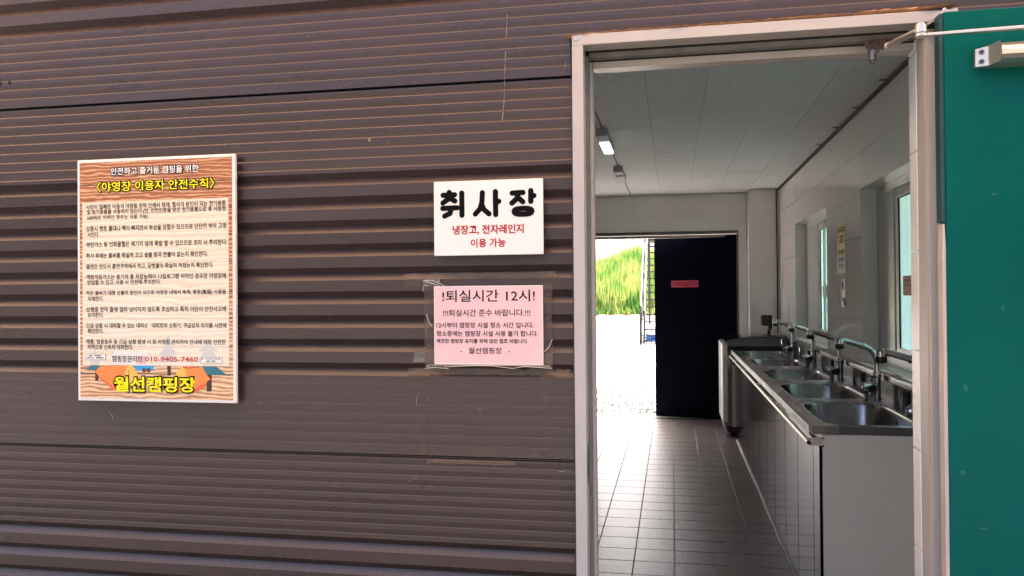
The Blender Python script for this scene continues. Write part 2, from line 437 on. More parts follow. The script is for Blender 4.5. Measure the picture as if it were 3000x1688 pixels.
box('lintel', m_frame, fr, -.2063, .6040, .0885, .134, 2.010, 2.070, bevel=.001)
# folded flashing plate bent out at the top right corner
MB().prism_xz([(.5786, 2.031), (.5830, 2.0375), (.6159, 2.0555), (.6588, 2.0600), (.6607, 2.0506), (.6301, 2.0451)], -.066, -.063).build('bent_flashing', m_frame, fr)
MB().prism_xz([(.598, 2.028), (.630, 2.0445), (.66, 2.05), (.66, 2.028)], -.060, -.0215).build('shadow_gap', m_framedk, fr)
# expanded foam bead along the head
mb = MB(); N = 90; ring = []
for i in range(N+1):
    x = -.262+(.665+.262)*i/N; t = i/N
    zc = 2.0745+.004*t + random.uniform(-.0012, .0012)
    if i < 5: zc += -.003
    hgt = .0038+random.uniform(-.0012, .0022)+(.003 if 70 < i < 86 else 0); dp = .016+random.uniform(-.004, .004)+(.02*max(0, (t-.9)*10))
    ring.append([(x, .004, zc-.001), (x, -dp*.8-.004, zc-.001), (x, -dp-.006, zc+hgt*.4), (x, -dp*.5-.004, zc+hgt), (x, .004, zc+hgt)])
vs = [p for rg in ring for p in rg]
fs = [(i*5+k, i*5+(k+1) % 5, (i+1)*5+(k+1) % 5, (i+1)*5+k) for i in range(N) for k in range(5)]+[(4, 3, 2, 1, 0), tuple(N*5+k for k in range(5))]
mb.add(vs, fs).build('sealing_foam', m_foam, fr, smooth=True)
rv = MB().tube([(-.2385, -.0203, 2.0605), (-.2385, -.0235, 2.0605)], [.0048, .0038], 14).build('rivet', m_alu, fr)
MB().tube([(-.2385, -.0236, 2.0612), (-.2385, -.0240, 2.0612)], .0014, 8).build('rivet_hole', m_framedk, rv)
MB().tube([(.640, -.030, 2.068), (.640, -.034, 2.068)], .005, 10).build('rivet', m_alu, fr)
# strike plate hole on the left jamb
box('strike_plate', m_steeldk, fr, -.2216, -.2205, .006, .030, .905, 1.005)
MB().box(-.2217, -.2198, .011, .024, .925, .955).box(-.2217, -.2198, .011, .024, .962, .99).build('strike_hole', m_framedk, fr)
box('threshold', m_steeldk, fr, -.2220, .604, -.03, .1335, -.02, -.004)

# ================================================================== GREEN DOOR
gd = thing('green_door', 'glossy green steel door swung wide open beside the doorway', 'door', (.64, -.05, 0))
box('door_leaf', m_green, gd, .6190, 1.54, -.098, -.056, .0, 2.043, bevel=.002)
box('shaded_edge_strip', m_edgeshade, gd, .6095, .6185, -.094, -.060, 1.56, 2.040)  # dark strip drawn where the upper door edge lies in shadow
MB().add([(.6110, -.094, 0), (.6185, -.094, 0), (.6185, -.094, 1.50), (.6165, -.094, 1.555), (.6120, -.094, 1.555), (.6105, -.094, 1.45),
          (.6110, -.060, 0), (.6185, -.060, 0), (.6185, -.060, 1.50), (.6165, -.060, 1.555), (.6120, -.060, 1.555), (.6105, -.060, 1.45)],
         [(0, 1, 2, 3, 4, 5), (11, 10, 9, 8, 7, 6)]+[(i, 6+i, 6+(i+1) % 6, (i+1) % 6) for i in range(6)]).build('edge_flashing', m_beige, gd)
m_smudge = mat('dried_smudge', (.006, .115, .10), .7, 0, .5, 80)
for x_, z_, w_, h_ in ((.655, 1.18, .006, .010), (.648, .985, .007, .008), (.720, 1.62, .010, .003), (.735, 1.36, .004, .009), (.69, .86, .012, .004)):
    MB().prism_xz([(x_+w_*math.cos(i*PI/5)*random.uniform(.5, 1), z_+h_*math.sin(i*PI/5)*random.uniform(.5, 1)) for i in range(10)], -.0984, -.0979).build('smudge', m_smudge, gd)
for z in (.3, 1.75):
    MB().tube([(.622, -.046, z), (.622, -.046, z+.10)], .0085, 12).build('hinge', m_framedk, gd)
MB().tube([(1.50, -.098, 1.0), (1.50, -.14, 1.0)], .012).tube([(1.50, -.14, 1.0), (1.39, -.145, 1.0)], .010).build('handle', m_alu, gd)

# ================================================================== DOOR CLOSER
dc = thing('door_closer', 'silver hydraulic closer bolted high on the green door with folding arm', 'door closer', (.80, -.12, 1.92))
Y1 = -.172
pts = []
for a in range(-4, 5):
    t = a/4*PI/2; pts.append((-.128-.040*math.cos(t), 1.930+.024*math.sin(t)))
pts = [(-.099, 1.906)]+pts+[(-.099, 1.954)]
MB().prism_yz([(y, z) for y, z in pts], .716, 1.02).build('closer_body', m_alu, dc, bevel=.0)
MB().add([(.680, -.099, 1.908), (.680, -.112, 1.908), (.680, -.112, 1.948), (.680, -.099, 1.948),
          (.703, -.099, 1.907), (.703, -.124, 1.907), (.703, -.124, 1.951), (.703, -.099, 1.951),
          (.7155, -.099, 1.906), (.7155, -.160, 1.907), (.7155, -.160, 1.954), (.7155, -.099, 1.9545)],
         [(0, 1, 2, 3), (0, 4, 5, 1), (1, 5, 6, 2), (2, 6, 7, 3), (3, 7, 4, 0), (4, 8, 9, 5), (5, 9, 10, 6), (6, 10, 11, 7), (7, 11, 8, 4), (8, 11, 10, 9)]).build('end_plate', m_alu, dc)
for z in (1.918, 1.9395):
    s_ = MB().tube([(.6915, -.115, z), (.6905, -.1205, z)], [.0062, .0055], 16).build('screw', m_steeldk, dc)
    MB().tube([(.69048, -.1206, z), (.6904, -.1212, z)], .0028, 6).build('socket', m_framedk, s_)
JX, JY = .552, -.16
MB().tube([(JX, JY, 1.971), (JX, JY, 1.9965)], .0125, 20).tube([(JX, JY, 1.9966), (JX, JY, 2.0010)], .009, 16).build('elbow_joint', m_alu, dc)
MB().tube([(JX, JY, 1.9775), (JX, JY, 1.9790)], .0131, 20).build('joint_gap', m_framedk, dc)
mb = MB()
arm = [(JX-.004, 1.9705), (.60, 1.9712), (.80, 1.9745), (.835, 1.974), (.852, 1.964), (.862, 1.944)]
arm2 = [(JX-.004, 1.9765), (.60, 1.9774), (.80, 1.9812), (.840, 1.9810), (.860, 1.969), (.871, 1.946)]
mb.prism_xz(arm+arm2[::-1], JY-.008, JY+.008).build('main_arm', m_alu, dc, bevel=.001)
bk = (.4905, .03, 1.985)
A = Vector((JX-.008, JY, 1.984)); Bp = Vector((.497, .028, 1.992))
mid = A.lerp(Bp, .62)
MB().tube([A, mid], [.0068, .0075], 14).build('forearm', m_alu, dc)
MB().tube([mid, mid.lerp(Bp, .12)], .0085, 14).build('forearm_collar', m_beige, dc)
MB().tube([mid.lerp(Bp, .1), Bp], .0042, 10).build('forearm_rod', m_chrome, dc)
br = MB().prism_xz([(.474, 2.017), (.480, 2.0265), (.538, 2.0285), (.545, 2.025), (.520, 2.007), (.503, 2.001), (.486, 2.001)], .036, .040).build('soffit_bracket', m_rust, dc)
for x, z in ((.4885, 2.019), (.508, 2.018), (.528, 2.021)):
    MB().tube([(x, .0355, z), (x, .0335, z)], .0032, 8).build('screw_hole', m_framedk, br)
MB().tube([(.4925, .028, 1.973), (.4925, .028, 1.998)], [.0085, .0095], 14).tube([(.4925, .028, 1.966), (.4925, .028, 1.9728)], .005, 8).build('pivot_knuckle', m_steeldk, dc)

# ================================================================== CAMP RULES SIGN
sg = thing('campsite_rules_sign', 'tall wood-patterned campsite safety rules board with white rim', 'sign', (-1.45, -.02, 1.45))
box('board', m_white, sg, -1.700, -1.199, -.0285, -.0165, 1.103, 1.802, bevel=.002)
for x_ in (-1.66, -1.24):
    for z_ in (1.14, 1.76): MB().tube([(x_, -.0164, z_), (x_, .012, z_)], .009, 10).build('standoff', m_steeldk, sg)
box('wood_print', m_wood, sg, -1.6915, -1.2080, -.0294, -.0286, 1.1115, 1.794)
def shape(name, pts, col_m, y, parent=sg): return MB().prism_xz(pts, y-.0002, y+.0001).build(name, col_m, parent)
p_or = mat('print_orange', (.90, .27, .06), .4, 0, .05); p_or2 = mat('print_orange_deep', (.80, .15, .05), .4, 0, .03); p_ye = mat('print_amber', (.95, .52, .10), .4, 0, .03)
p_te = mat('print_teal', (.02, .17, .22), .4, 0, .05); p_br = mat('print_maroon', (.05, .012, .012), .4, 0, .03)
p_bl = mat('print_blue', (.03, .35, .70), .4, 0, .03); p_gh = mat('print_ghost', (.62, .62, .58), .4, 0, .03); p_bw = mat('print_offwhite', (.80, .78, .72), .4, 0, .02)
Y0 = -.0297
for a, b_, c, d_ in ((-1.6427, -1.632, 1.2052, 1.1611), (-1.4113, -1.4002, 1.2065, 1.1785), (-1.2887, -1.2732, 1.2, 1.1354)):
    shape('printed_trunk', [(a, d_), (b_, d_), (b_, c), (a, c)], p_br, Y0)
shape('printed_tarp', [(-1.6735, 1.1942), (-1.638, 1.1924), (-1.6241, 1.2055), (-1.6565, 1.2055)], p_te, Y0-.0003)
shape('printed_tarp', [(-1.3025, 1.2055), (-1.2866, 1.1818), (-1.2273, 1.183), (-1.2589, 1.2058)], p_te, Y0-.0003)
shape('printed_van', [(-1.5206, 1.2060), (-1.5086, 1.1922), (-1.4546, 1.1927), (-1.4545, 1.2060)], p_bl, Y0-.0003)
for x in (-1.4845, -1.4704):
    c1 = [(x+.0062*math.cos(i*PI/8), 1.1932+.0062*math.sin(i*PI/8)) for i in range(16)]
    wv_ = shape('printed_wheel', c1, p_br, Y0-.0006)
    c1 = [(x+.0024*math.cos(i*PI/5), 1.1932+.0024*math.sin(i*PI/5)) for i in range(10)]
    shape('printed_hub', c1, m_redsoft, Y0-.0009, wv_)
t1 = shape('printed_tent', [(-1.6427, 1.1874), (-1.6289, 1.1734), (-1.577, 1.1428), (-1.56, 1.140), (-1.540, 1.178), (-1.5280, 1.2056), (-1.6241, 1.2056)], p_or, Y0-.0006)
shape('tent_skirt', [(-1.6289, 1.1734), (-1.629, 1.168), (-1.578, 1.1340), (-1.577, 1.1428)], p_or2, Y0-.0008, t1)
shape('tent_door', [(-1.553, 1.160), (-1.5405, 1.200), (-1.530, 1.2056), (-1.522, 1.2056), (-1.4982, 1.1721), (-1.52, 1.162), (-1.534, 1.142)], p_ye, Y0-.0009, t1)
shape('tent_pole', [(-1.5335, 1.145), (-1.5322, 1.145), (-1.5322, 1.195), (-1.5335, 1.195)], p_br, Y0-.0012, t1)
t2 = shape('printed_tent', [(-1.3863, 1.176), (-1.3626, 1.2056), (-1.3083, 1.206), (-1.2765, 1.1698), (-1.3174, 1.1436), (-1.3733, 1.1329)], p_or, Y0-.0006)
shape('tent_skirt', [(-1.2900, 1.1610), (-1.291, 1.1480), (-1.330, 1.130), (-1.33, 1.1405)], p_or2, Y0-.0008, t2)
shape('tent_door', [(-1.392, 1.176), (-1.3626, 1.2056), (-1.352, 1.19), (-1.350, 1.15), (-1.372, 1.165)], p_ye, Y0-.0009, t2)
shape('tent_line', [(-1.362, 1.2015), (-1.34, 1.1998), (-1.31, 1.2040), (-1.3085, 1.2052), (-1.34, 1.2013), (-1.362, 1.2028)], p_br, Y0-.0012, t2)
pn = box('rules_panel', m_pale, sg, -1.6820, -1.2182, -.0309, -.0304, 1.2065, 1.6787)
for x, zt_, w_, h_ in ((-1.4064, 1.2935, .03, .056), (-1.2817, 1.2857, .031, .038)):
    shape('ghost_tree', [(x, zt_), (x+w_*.45, zt_-h_*.5), (x+w_*.25, zt_-h_*.5), (x+w_, zt_-h_), (x+w_*.5, zt_-h_), (x+w_*1.05, 1.218), (x-w_*1.05, 1.218), (x-w_*.5, zt_-h_), (x-w_, zt_-h_), (x-w_*.25, zt_-h_*.5), (x-w_*.45, zt_-h_*.5)], p_gh, -.0311, pn)
shape('ghost_tree', [(-1.642, 1.252), (-1.625, 1.228), (-1.63, 1.2085), (-1.655, 1.2085), (-1.66, 1.228)], p_gh, -.0311, pn)
shape('ghost_van', [(-1.585, 1.210), (-1.585, 1.235), (-1.578, 1.247), (-1.478, 1.247), (-1.468, 1.232), (-1.465, 1.210)], p_bw, -.0311, pn)
shape('ghost_van_door', [(-1.507, 1.212), (-1.507, 1.2335), (-1.477, 1.2335), (-1.477, 1.212)], mat('print_rose', (.72, .50, .46), .4), -.0314, pn)
for xa, za, xb, zb in ((-1.6724, 1.2391, -1.6066, 1.222), (-1.3053, 1.232, -1.2395, 1.215)):
    f_ = box('info_box', m_black, sg, xa, xb, -.0319, -.0313, zb, za)
    box('info_paper', m_white, f_, xa+.0007, xb-.0007, -.0322, -.0320, zb+.0007, za-.0007)
    if xa < -1.5:
        blots(xa+.012, xa+.024, 1.2325, .0042, -.0323, m_ink, f_, 4); blots(xa+.030, xa+.051, 1.2325, .0042, -.0323, m_ink, f_, 6)
        text('CAMPING', xa+.002, xa+.028, 1.2262, .0042, -.0324, m_ink, f_, .01); blots(xa+.035, xa+.060, 1.2262, .0042, -.0323, m_ink, f_, 8)
    else:
        blots(xa+.0015, xa+.010, 1.2252, .0042, -.0323, m_ink, f_, 2); text('010-9405-7460', xa+.014, xa+.052, 1.2254, .0038, -.0324, m_ink, f_, .01); blots(xa+.054, xa+.061, 1.2252, .0042, -.0323, m_ink, f_, 2)
        blots(xa+.018, xa+.029, 1.2185, .0042, -.0323, m_ink, f_, 3); blots(xa+.034, xa+.045, 1.2185, .0042, -.0323, m_ink, f_, 3)
T1 = [("·사방이 밀폐된 이동식 야영용 천막 안에서 화재, 질식의 원인이 되는 전기용품",-1.6719,-1.2264,1.6560,0.0157),
("및 화기용품을 사용하지 않는다.(단, 안전인증을 받은 전기용품으로 총 사용량",-1.6657,-1.2255,1.6404,0.0157),
("600와트 이하인 경우는 사용 가능)",-1.6657,-1.4683,1.6249,0.0147),
("·강풍시 텐트 폴대나 팩이 빠지면서 부상을 당할수 있으므로 단단히 박아 고정",-1.6722,-1.2249,1.5935,0.0157),
("시킨다.",-1.6645,-1.6266,1.5773,0.0139),
("·부탄가스 등 인화물질은 예기치 않게 폭발 할 수 있으므로 조리 시 주의한다.",-1.6718,-1.2225,1.5474,0.0157),
("·취사 후에는 불씨를 확실히 끄고 숯불 등의 잔불이 없는지 확인한다.",-1.6720,-1.2817,1.5156,0.0152),
("·흡연은 반드시 흡연구역에서 하고, 담뱃불이 확실히 꺼졌는지 확인한다.",-1.6721,-1.2649,1.4839,0.0152),
("·액화석유가스는 용기의 총 저장능력이 13킬로그램 이하인 경우만 야영장에",-1.6723,-1.2263,1.4536,0.0150),
("반입할 수 있고, 사용 시 안전에 주의한다.",-1.6653,-1.4294,1.4378,0.0150),
("·작은 불씨가 대형 산불의 원인이 되므로 야영장 내에서 폭죽, 풍등(風燈) 사용을",-1.6725,-1.2265,1.4070,0.0152),
("자제한다.",-1.6649,-1.6131,1.3914,0.0140),
("·보행중 천막 줄에 걸려 넘어지지 않도록 조심하고 특히 어린이 안전사고에",-1.6727,-1.2268,1.3599,0.0150),
("유의한다.",-1.6651,-1.6133,1.3445,0.0140),
("·긴급 상황 시 대피할 수 있는 대피소 · 대피로와 소화기, 구급상자 위치를 사전에",-1.6730,-1.2265,1.3132,0.0150),
("확인한다.",-1.6653,-1.6136,1.2981,0.0140),
("·태풍, 집중호우 등 긴급 상황 발생 시 등 야영장 관리자의 안내에 따라 안전한",-1.6732,-1.2282,1.2667,0.0150),
("지역으로 신속히 대피한다.",-1.6661,-1.5188,1.2517,0.0145)]
for t_, a, b_, z, h_ in T1: text(t_, a, b_, z, h_, -.0320, m_ink, sg, .012)
text('캠핑장관리인', -1.5858, -1.4895, 1.2166, .018, -.0320, m_ink, sg, .012)
text('010-9405-7460', -1.4799, -1.3141, 1.2181, .0145, -.0322, m_redsoft, sg, .012)
def outlined(t_, a, b_, z, h_, m, grow, off, offb):
    text(t_, a, b_, z, h_, -.0312, m_black, sg, offb, grow=grow, name='lettering_outline')
    text(t_, a, b_, z, h_, -.0322, m, sg, off)
outlined("안전하고 즐거운 캠핑을 위한", -1.5877, -1.3086, 1.7542, .0214, m_white, .0022, .022, .085)
outlined("〈야영장 이용자 안전수칙〉", -1.6339, -1.2604, 1.7068, .0298, m_yel, .0032, .016, .085)
outlined("월선캠핑장", -1.5801, -1.3219, 1.1314, .0434, m_yel, .0040, .030, .085)

# ================================================================== WHITE SIGN
ws = thing('kitchen_sign', 'white cooking area sign with three big black syllables', 'sign', (-.475, -.02, 1.6))
box('board', m_white, ws, -.6220, -.3277, -.0285, -.0210, 1.5050, 1.7025, bevel=.0012)
for x_ in (-.59, -.36):
    for z_ in (1.53, 1.68): MB().tube([(x_, -.0209, z_), (x_, .012, z_)], .008, 10).build('standoff', m_steeldk, ws)
ELL = [(-.3806+.0235*math.copysign(abs(math.cos(i*PI/8))**.7, math.cos(i*PI/8)), 1.6177+.0075*math.copysign(abs(math.sin(i*PI/8))**.8, math.sin(i*PI/8))) for i in range(17)]
BIG = [[(-.5794, 1.6735), (-.5794, 1.6680)], [(-.5965, 1.6660), (-.5645, 1.6665)], [(-.5800, 1.6640), (-.5835, 1.6545), (-.5970, 1.6455)], [(-.5800, 1.6590), (-.5640, 1.6500)],
       [(-.5975, 1.6312), (-.5575, 1.6318)], [(-.5745, 1.6300), (-.5775, 1.6175), (-.5925, 1.6105)], [(-.5452, 1.6705), (-.5448, 1.6115)],
       [(-.4891, 1.6695), (-.4905, 1.6450), (-.4960, 1.6270), (-.5085, 1.6140)], [(-.4915, 1.6400), (-.4850, 1.6250), (-.4715, 1.6135)], [(-.4540, 1.6715), (-.4536, 1.6110)], [(-.4536, 1.6455), (-.4450, 1.6457)],
       [(-.4090, 1.6660), (-.3805, 1.6668)], [(-.3935, 1.6645), (-.3970, 1.6510), (-.4100, 1.6400)], [(-.3935, 1.6540), (-.3810, 1.6425)], [(-.3596, 1.6710), (-.3598, 1.6430)], [(-.3598, 1.6575), (-.3515, 1.6578)], ELL]
strokes(BIG, .0070, -.0288, m_black, ws)
text("냉장고, 전자레인지", -.5708, -.3791, 1.5590, .0262, -.0290, m_red, ws, .027)
text("이용 가능", -.5217, -.4275, 1.5255, .0235, -.0290, m_red, ws, .027)

# ================================================================== PINK NOTICE
pk = thing('pink_notice', 'pink laminated checkout time notice taped to the ribs', 'notice', (-.48, -.01, 1.32))
box('paper', m_pink, pk, -.6284, -.3328, -.0120, -.0108, 1.2158, 1.4247)
mb = MB()
for a in ((-.6284, -.3328, 1.4222, 1.4247), (-.6284, -.3328, 1.2158, 1.2180), (-.6284, -.6268, 1.2181, 1.4221), (-.3344, -.3328, 1.2181, 1.4221)):
    mb.box(a[0], a[1], -.0124, -.0121, a[2], a[3])
mb.build('white_margin', m_white, pk)
PT = [("!퇴실시간 12시!",-0.6054,-0.3537,1.3822,0.0315,.0), ("!!!퇴실시간 준수 바랍니다.!!!",-0.6037,-0.3661,1.3435,0.0186,.0),
("12시부터 캠핑장 시설 청소 시간 입니다.",-0.6219,-0.3583,1.3127,0.0150,.006), ("청소중에는 캠핑장 시설 사용 불가 합니다.",-0.6221,-0.3465,1.2904,0.0150,.006),
("깨끗한 캠핑장 유지를 위해 많은 협조 바랍니다.",-0.6222,-0.3735,1.2720,0.0120,.008), ("-   월선캠핑장   -",-0.5566,-0.4213,1.2444,0.0165,.0)]
for t_, a, b_, z, h_, o_ in PT: text(t_, a, b_, z, h_, -.0127, m_ink, pk, o_+.008)
def crumple(name, m, parent, x0, x1, z0, z1, y, amp=.0016, nx=14, nz=8, edge=.002):
    """thin wrinkled film following the wall"""
    vs, fs = [], []
    for j in range(nz+1):
        for i in range(nx+1):
            ex = random.uniform(-edge, edge) if i in (0, nx) else 0; ez = random.uniform(-edge, edge) if j in (0, nz) else 0
            vs.append((x0+(x1-x0)*i/nx+ex, y-abs(random.gauss(0, amp)), z0+(z1-z0)*j/nz+ez))
    for j in range(nz):
        for i in range(nx):
            a = j*(nx+1)+i; fs.append((a, a+1, a+nx+2, a+nx+1))
    return MB().add(vs, fs).build(name, m, parent, smooth=False)
crumple('tape_strip', m_tape, pk, -.7150, -.3010, 1.4440, 1.4600, -.003, .0012, 40, 3)
crumple('tape_strip', m_tapeold, pk, -.7120, -.6580, 1.4270, 1.4435, -.002, .0015, 10, 3)
crumple('tape_strip', m_tapeold, pk, -.3420, -.3060, 1.4130, 1.4438, -.002, .0018, 6, 5)
crumple('tape_strip', m_tape, pk, -.7060, -.2640, 1.1880, 1.2045, -.003, .0014, 44, 3)
crumple('tape_strip', m_tapeold, pk, -.6560, -.6290, 1.2100, 1.4300, -.009, .0014, 4, 26)
crumple('tape_strip', m_tapeold, pk, -.3320, -.3090, 1.2050, 1.4300, -.009, .0014, 4, 26)
crumple('tape_strip', m_film, pk, -.6900, -.6300, 1.2200, 1.2480, -.002, .0022, 9, 4)
crumple('tape_strip', m_film, pk, -.3320, -.3090, 1.2180, 1.2480, -.002, .0022, 5, 4)
# film folds that catch the light at the corners
def fold(pts, r=.0012, m=m_film): return MB().tube(pts, r, 5).build('film_fold', m, pk)
m_foldw = mat('film_crease', (.55, .50, .44), .25)
for P in ([(-.658, -.013, 1.440), (-.645, -.015, 1.436), (-.612, -.013, 1.4262)], [(-.655, -.013, 1.4405), (-.63, -.016, 1.440), (-.598, -.013, 1.4255)], [(-.659, -.012, 1.412), (-.655, -.015, 1.428), (-.645, -.013, 1.4255)],
          [(-.650, -.012, 1.350), (-.641, -.014, 1.325), (-.634, -.012, 1.318)], [(-.309, -.012, 1.283), (-.318, -.014, 1.262), (-.330, -.012, 1.25)], [(-.655, -.012, 1.204), (-.63, -.014, 1.207), (-.59, -.013, 1.204)],
          [(-.600, -.013, 1.2085), (-.52, -.018, 1.2130), (-.47, -.016, 1.2125), (-.41, -.014, 1.2060)], [(-.41, -.013, 1.2070), (-.385, -.016, 1.2115), (-.31, -.013, 1.2075)], [(-.635, -.013, 1.2135), (-.48, -.0145, 1.2142), (-.315, -.013, 1.2132)]):
    fold(P, .0009, m_foldw)
crumple('tape_strip', m_film, pk, -.659, -.612, 1.4262, 1.4435, -.010, .003, 8, 4, .003)
crumple('tape_strip', m_film, pk, -.650, -.600, 1.203, 1.2155, -.010, .003, 8, 3, .003)

# old tape residue and marks on the wall
for i, (a, lab) in enumerate((((-.6720, -.6520, .972, 1.160), 'old vertical strip of clear tape below the notice, the strip farther from the door'),
              ((-.3440, -.3140, .969, 1.187), 'old vertical strip of clear tape beside the door frame, below the notice'),
              ((-.7090, -.6490, 1.1675, 1.1860), 'short brownish tape patch under the lower left corner of the pink notice'))):
    o = crumple('tape_remnant', m_tapeold, None, a[0], a[1], a[2], a[3], -.001, .0009, 5, int((a[3]-a[2])/.007)+1)
    tag(o, lab, 'tape', 'old tape remnants on the ribbed wall')
o = crumple('tape_remnant', m_tape, None, -.655, -.4146, .9485, .9590, -.001, .0010, 36, 2)
tag(o, 'crinkled horizontal tape remnant just under the lower panel seam', 'tape', 'old tape remnants on the ribbed wall')
m_chalk = mat('pale_residue', (.26, .23, .20), .7, 0, .4, 60)
mb = MB()
for zc, w_ in ((1.160, .02), (1.133, .018), (1.105, .02), (1.077, .02), (1.05, .02), (1.023, .02), (.996, .02)):
    pass
o = thing('wall_residue', 'thin pale streak running down the brown ribs near the doorway top', 'stain', (-.43, 0, 2.0))
sp_ = [(-.4236, 2.1465), (-.4246, 2.128), (-.4255, 2.109), (-.4274, 2.077), (-.4293, 2.0465), (-.4310, 2.015), (-.4321, 1.9807), (-.4332, 1.95), (-.4342, 1.915), (-.4370, 1.885), (-.4405, 1.8557)]
for (x0, z0), (x1, z1) in zip(sp_, sp_[1:]):
    if random.random() < .85:
        wd = random.uniform(.0004, .0013)
        MB().prism_xz([(x0-wd, z0), (x1-wd*.6, z1+.004), (x1+wd*.6, z1+.004), (x0+wd, z0)], -.0010, .0003).build('streak', m_chalk, o)
o = thing('wall_flecks', 'scattered tiny pale flecks and scratches on the lower brown panels', 'stain', (-1, 0, 1)); o['kind'] = 'stuff'
mb = MB()
for k in range(26):
    x, z = random.uniform(-1.9, -.3), random.uniform(.6, 2.2)
    if -1.72 < x < -1.18 and 1.08 < z < 1.83 or -.72 < x < -.3 and 1.18 < z < 1.72: continue
    w_, h_ = random.uniform(.0004, .001), random.uniform(.0006, .0028); mb.prism_xz([(x-w_, z-h_), (x+w_, z-h_*.6), (x+w_*.7, z+h_), (x-w_*.6, z+h_*.8)], -.0008, .0005)
for (x, z, a, l) in ((-1.615, 1.062, -.9, .008), (-1.608, 1.052, -1.3, .006), (-.70, .90, .5, .010), (-.69, .905, .3, .006), (-.683, 1.115, 1.57, .011), (-.507, 1.097, 1.57, .004), (-.2700, 1.999, 1.4, .010), (-.29, .937, 0, .009)):
    dx, dz = math.cos(a)*l, math.sin(a)*l; nx_, nz_ = -math.sin(a)*.0006, math.cos(a)*.0006
    mb.prism_xz([(x-dx-nx_, z-dz-nz_), (x+dx-nx_, z+dz-nz_), (x+dx+nx_, z+dz+nz_), (x-dx+nx_, z-dz+nz_)], -.0008, .0005)
mb.build('fleck', m_chalk, o)['kind'] = 'stuff'
# small yellowish moth
m_moth = mat('moth_wing', (.62, .58, .30), .6, 0, .3, 400)
o = thing('moth', 'tiny yellowish moth resting on the upper brown wall', 'insect', (-.812, -.002, 1.828))
MB().prism_xz([(-.815, 1.829), (-.812, 1.832), (-.8095, 1.8312), (-.8115, 1.8275), (-.8152, 1.8262)], -.003, -.001).build('wing', m_moth, o)
MB().prism_xz([(-.812, 1.8268), (-.8075, 1.8255), (-.8090, 1.8235), (-.8130, 1.8245)], -.003, -.001).build('wing', m_moth, o)
MB().tube([(-.8135, -.003, 1.8300), (-.810, -.003, 1.8250)], [.0008, .0005], 6).build('body', m_ink, o)

# ================================================================== INTERIOR SHELL
XR, YF, ZC = 1.112, 7.2, 2.5
fl = thing('floor', 'glossy brown square tiled floor with dark joints inside the kitchen', 'floor', kind='structure')
box('floor_bed', m_fgrout, fl, -2.75, XR+.15, .135, YF+.14, -.08, -.0030)
TP = .2085
for i in range(8):
    for j in range(34):
        x = -.003+(i-5)*TP; y = .15+j*TP
        if y+TP > YF+.14: continue
        o = piece('tile', m_ftile, fl, x+.0026, x+TP-.0026, y+.0036, y+TP-.0036, -.010, 0, .0008)
        o.rotation_euler = (random.gauss(0, .0012), random.gauss(0, .0012), 0)
mb = MB()
for i in range(-8, 6):
    for j in range(34):
        if -5 <= i < 3: continue
        x = -.003+i*TP; y = .15+j*TP
        if y+TP > YF+.14 or x+TP > XR: continue
        mb.box(x+.0026, x+TP-.0026, y+.0036, y+TP-.0036, -.010, 0)
mb.build('tile', m_ftile, fl)['kind'] = 'stuff'
# paler worn joints running towards the far door on the right half
for i in (1, 2, 3):
    box('worn_joint', m_lgrout, fl, -.003+(i-1)*TP-.0017, -.003+(i-1)*TP+.0017, 1.2, YF-.02, -.0028, -.0004)

ce = thing('ceiling', 'pale speckled ceiling boards with thin dark joints', 'ceiling', kind='structure')
box('doorstep', m_lgrout, fl, -1.3, .9, YF+.1405, YF+.45, -.08, 0)
box('ceiling_void', m_gap, ce, -2.75, XR+.15, .13, YF+.14, ZC+.012, ZC+.03)
CW, CL = .315, .63
mb_sp = MB()
for i in range(-8, 4):
    for j in range(-1, 12):
        x0 = -.128+(i)*CW; x1 = min(x0+CW, XR-.004); yo = (0 if i % 2 else .315)
        y0 = max(.135, 2.17-.63*3+yo+(j-0)*CL-.003); y1 = min(2.17-.63*3+yo+(j+1)*CL-.003, YF)
        if y1-y0 < .05 or x1-x0 < .05: continue
        dz = random.uniform(-.0012, .0012)
        piece('ceiling_panel', m_ceil, ce, x0+.0013, x1-.0013, y0+.0013, y1-.0013, ZC+dz, ZC+.010+dz)
for k in range(2600):       # pinholes of the mineral boards
    x, y = random.uniform(-1.2, XR-.02), random.uniform(1.2, 7.1); r_ = random.uniform(.0014, .0036); l_ = r_*random.uniform(1, 3.2); a = random.uniform(0, PI)
    c_, s_ = math.cos(a), math.sin(a)
    mb_sp.add([(x+c_*l_, y+s_*l_, ZC-.0015), (x-s_*r_, y+c_*r_, ZC-.0015), (x-c_*l_, y-s_*l_, ZC-.0015), (x+s_*r_, y-c_*r_, ZC-.0015)], [(0, 1, 2, 3)])
mb_sp.build('pinhole', m_gap, ce)['kind'] = 'stuff'

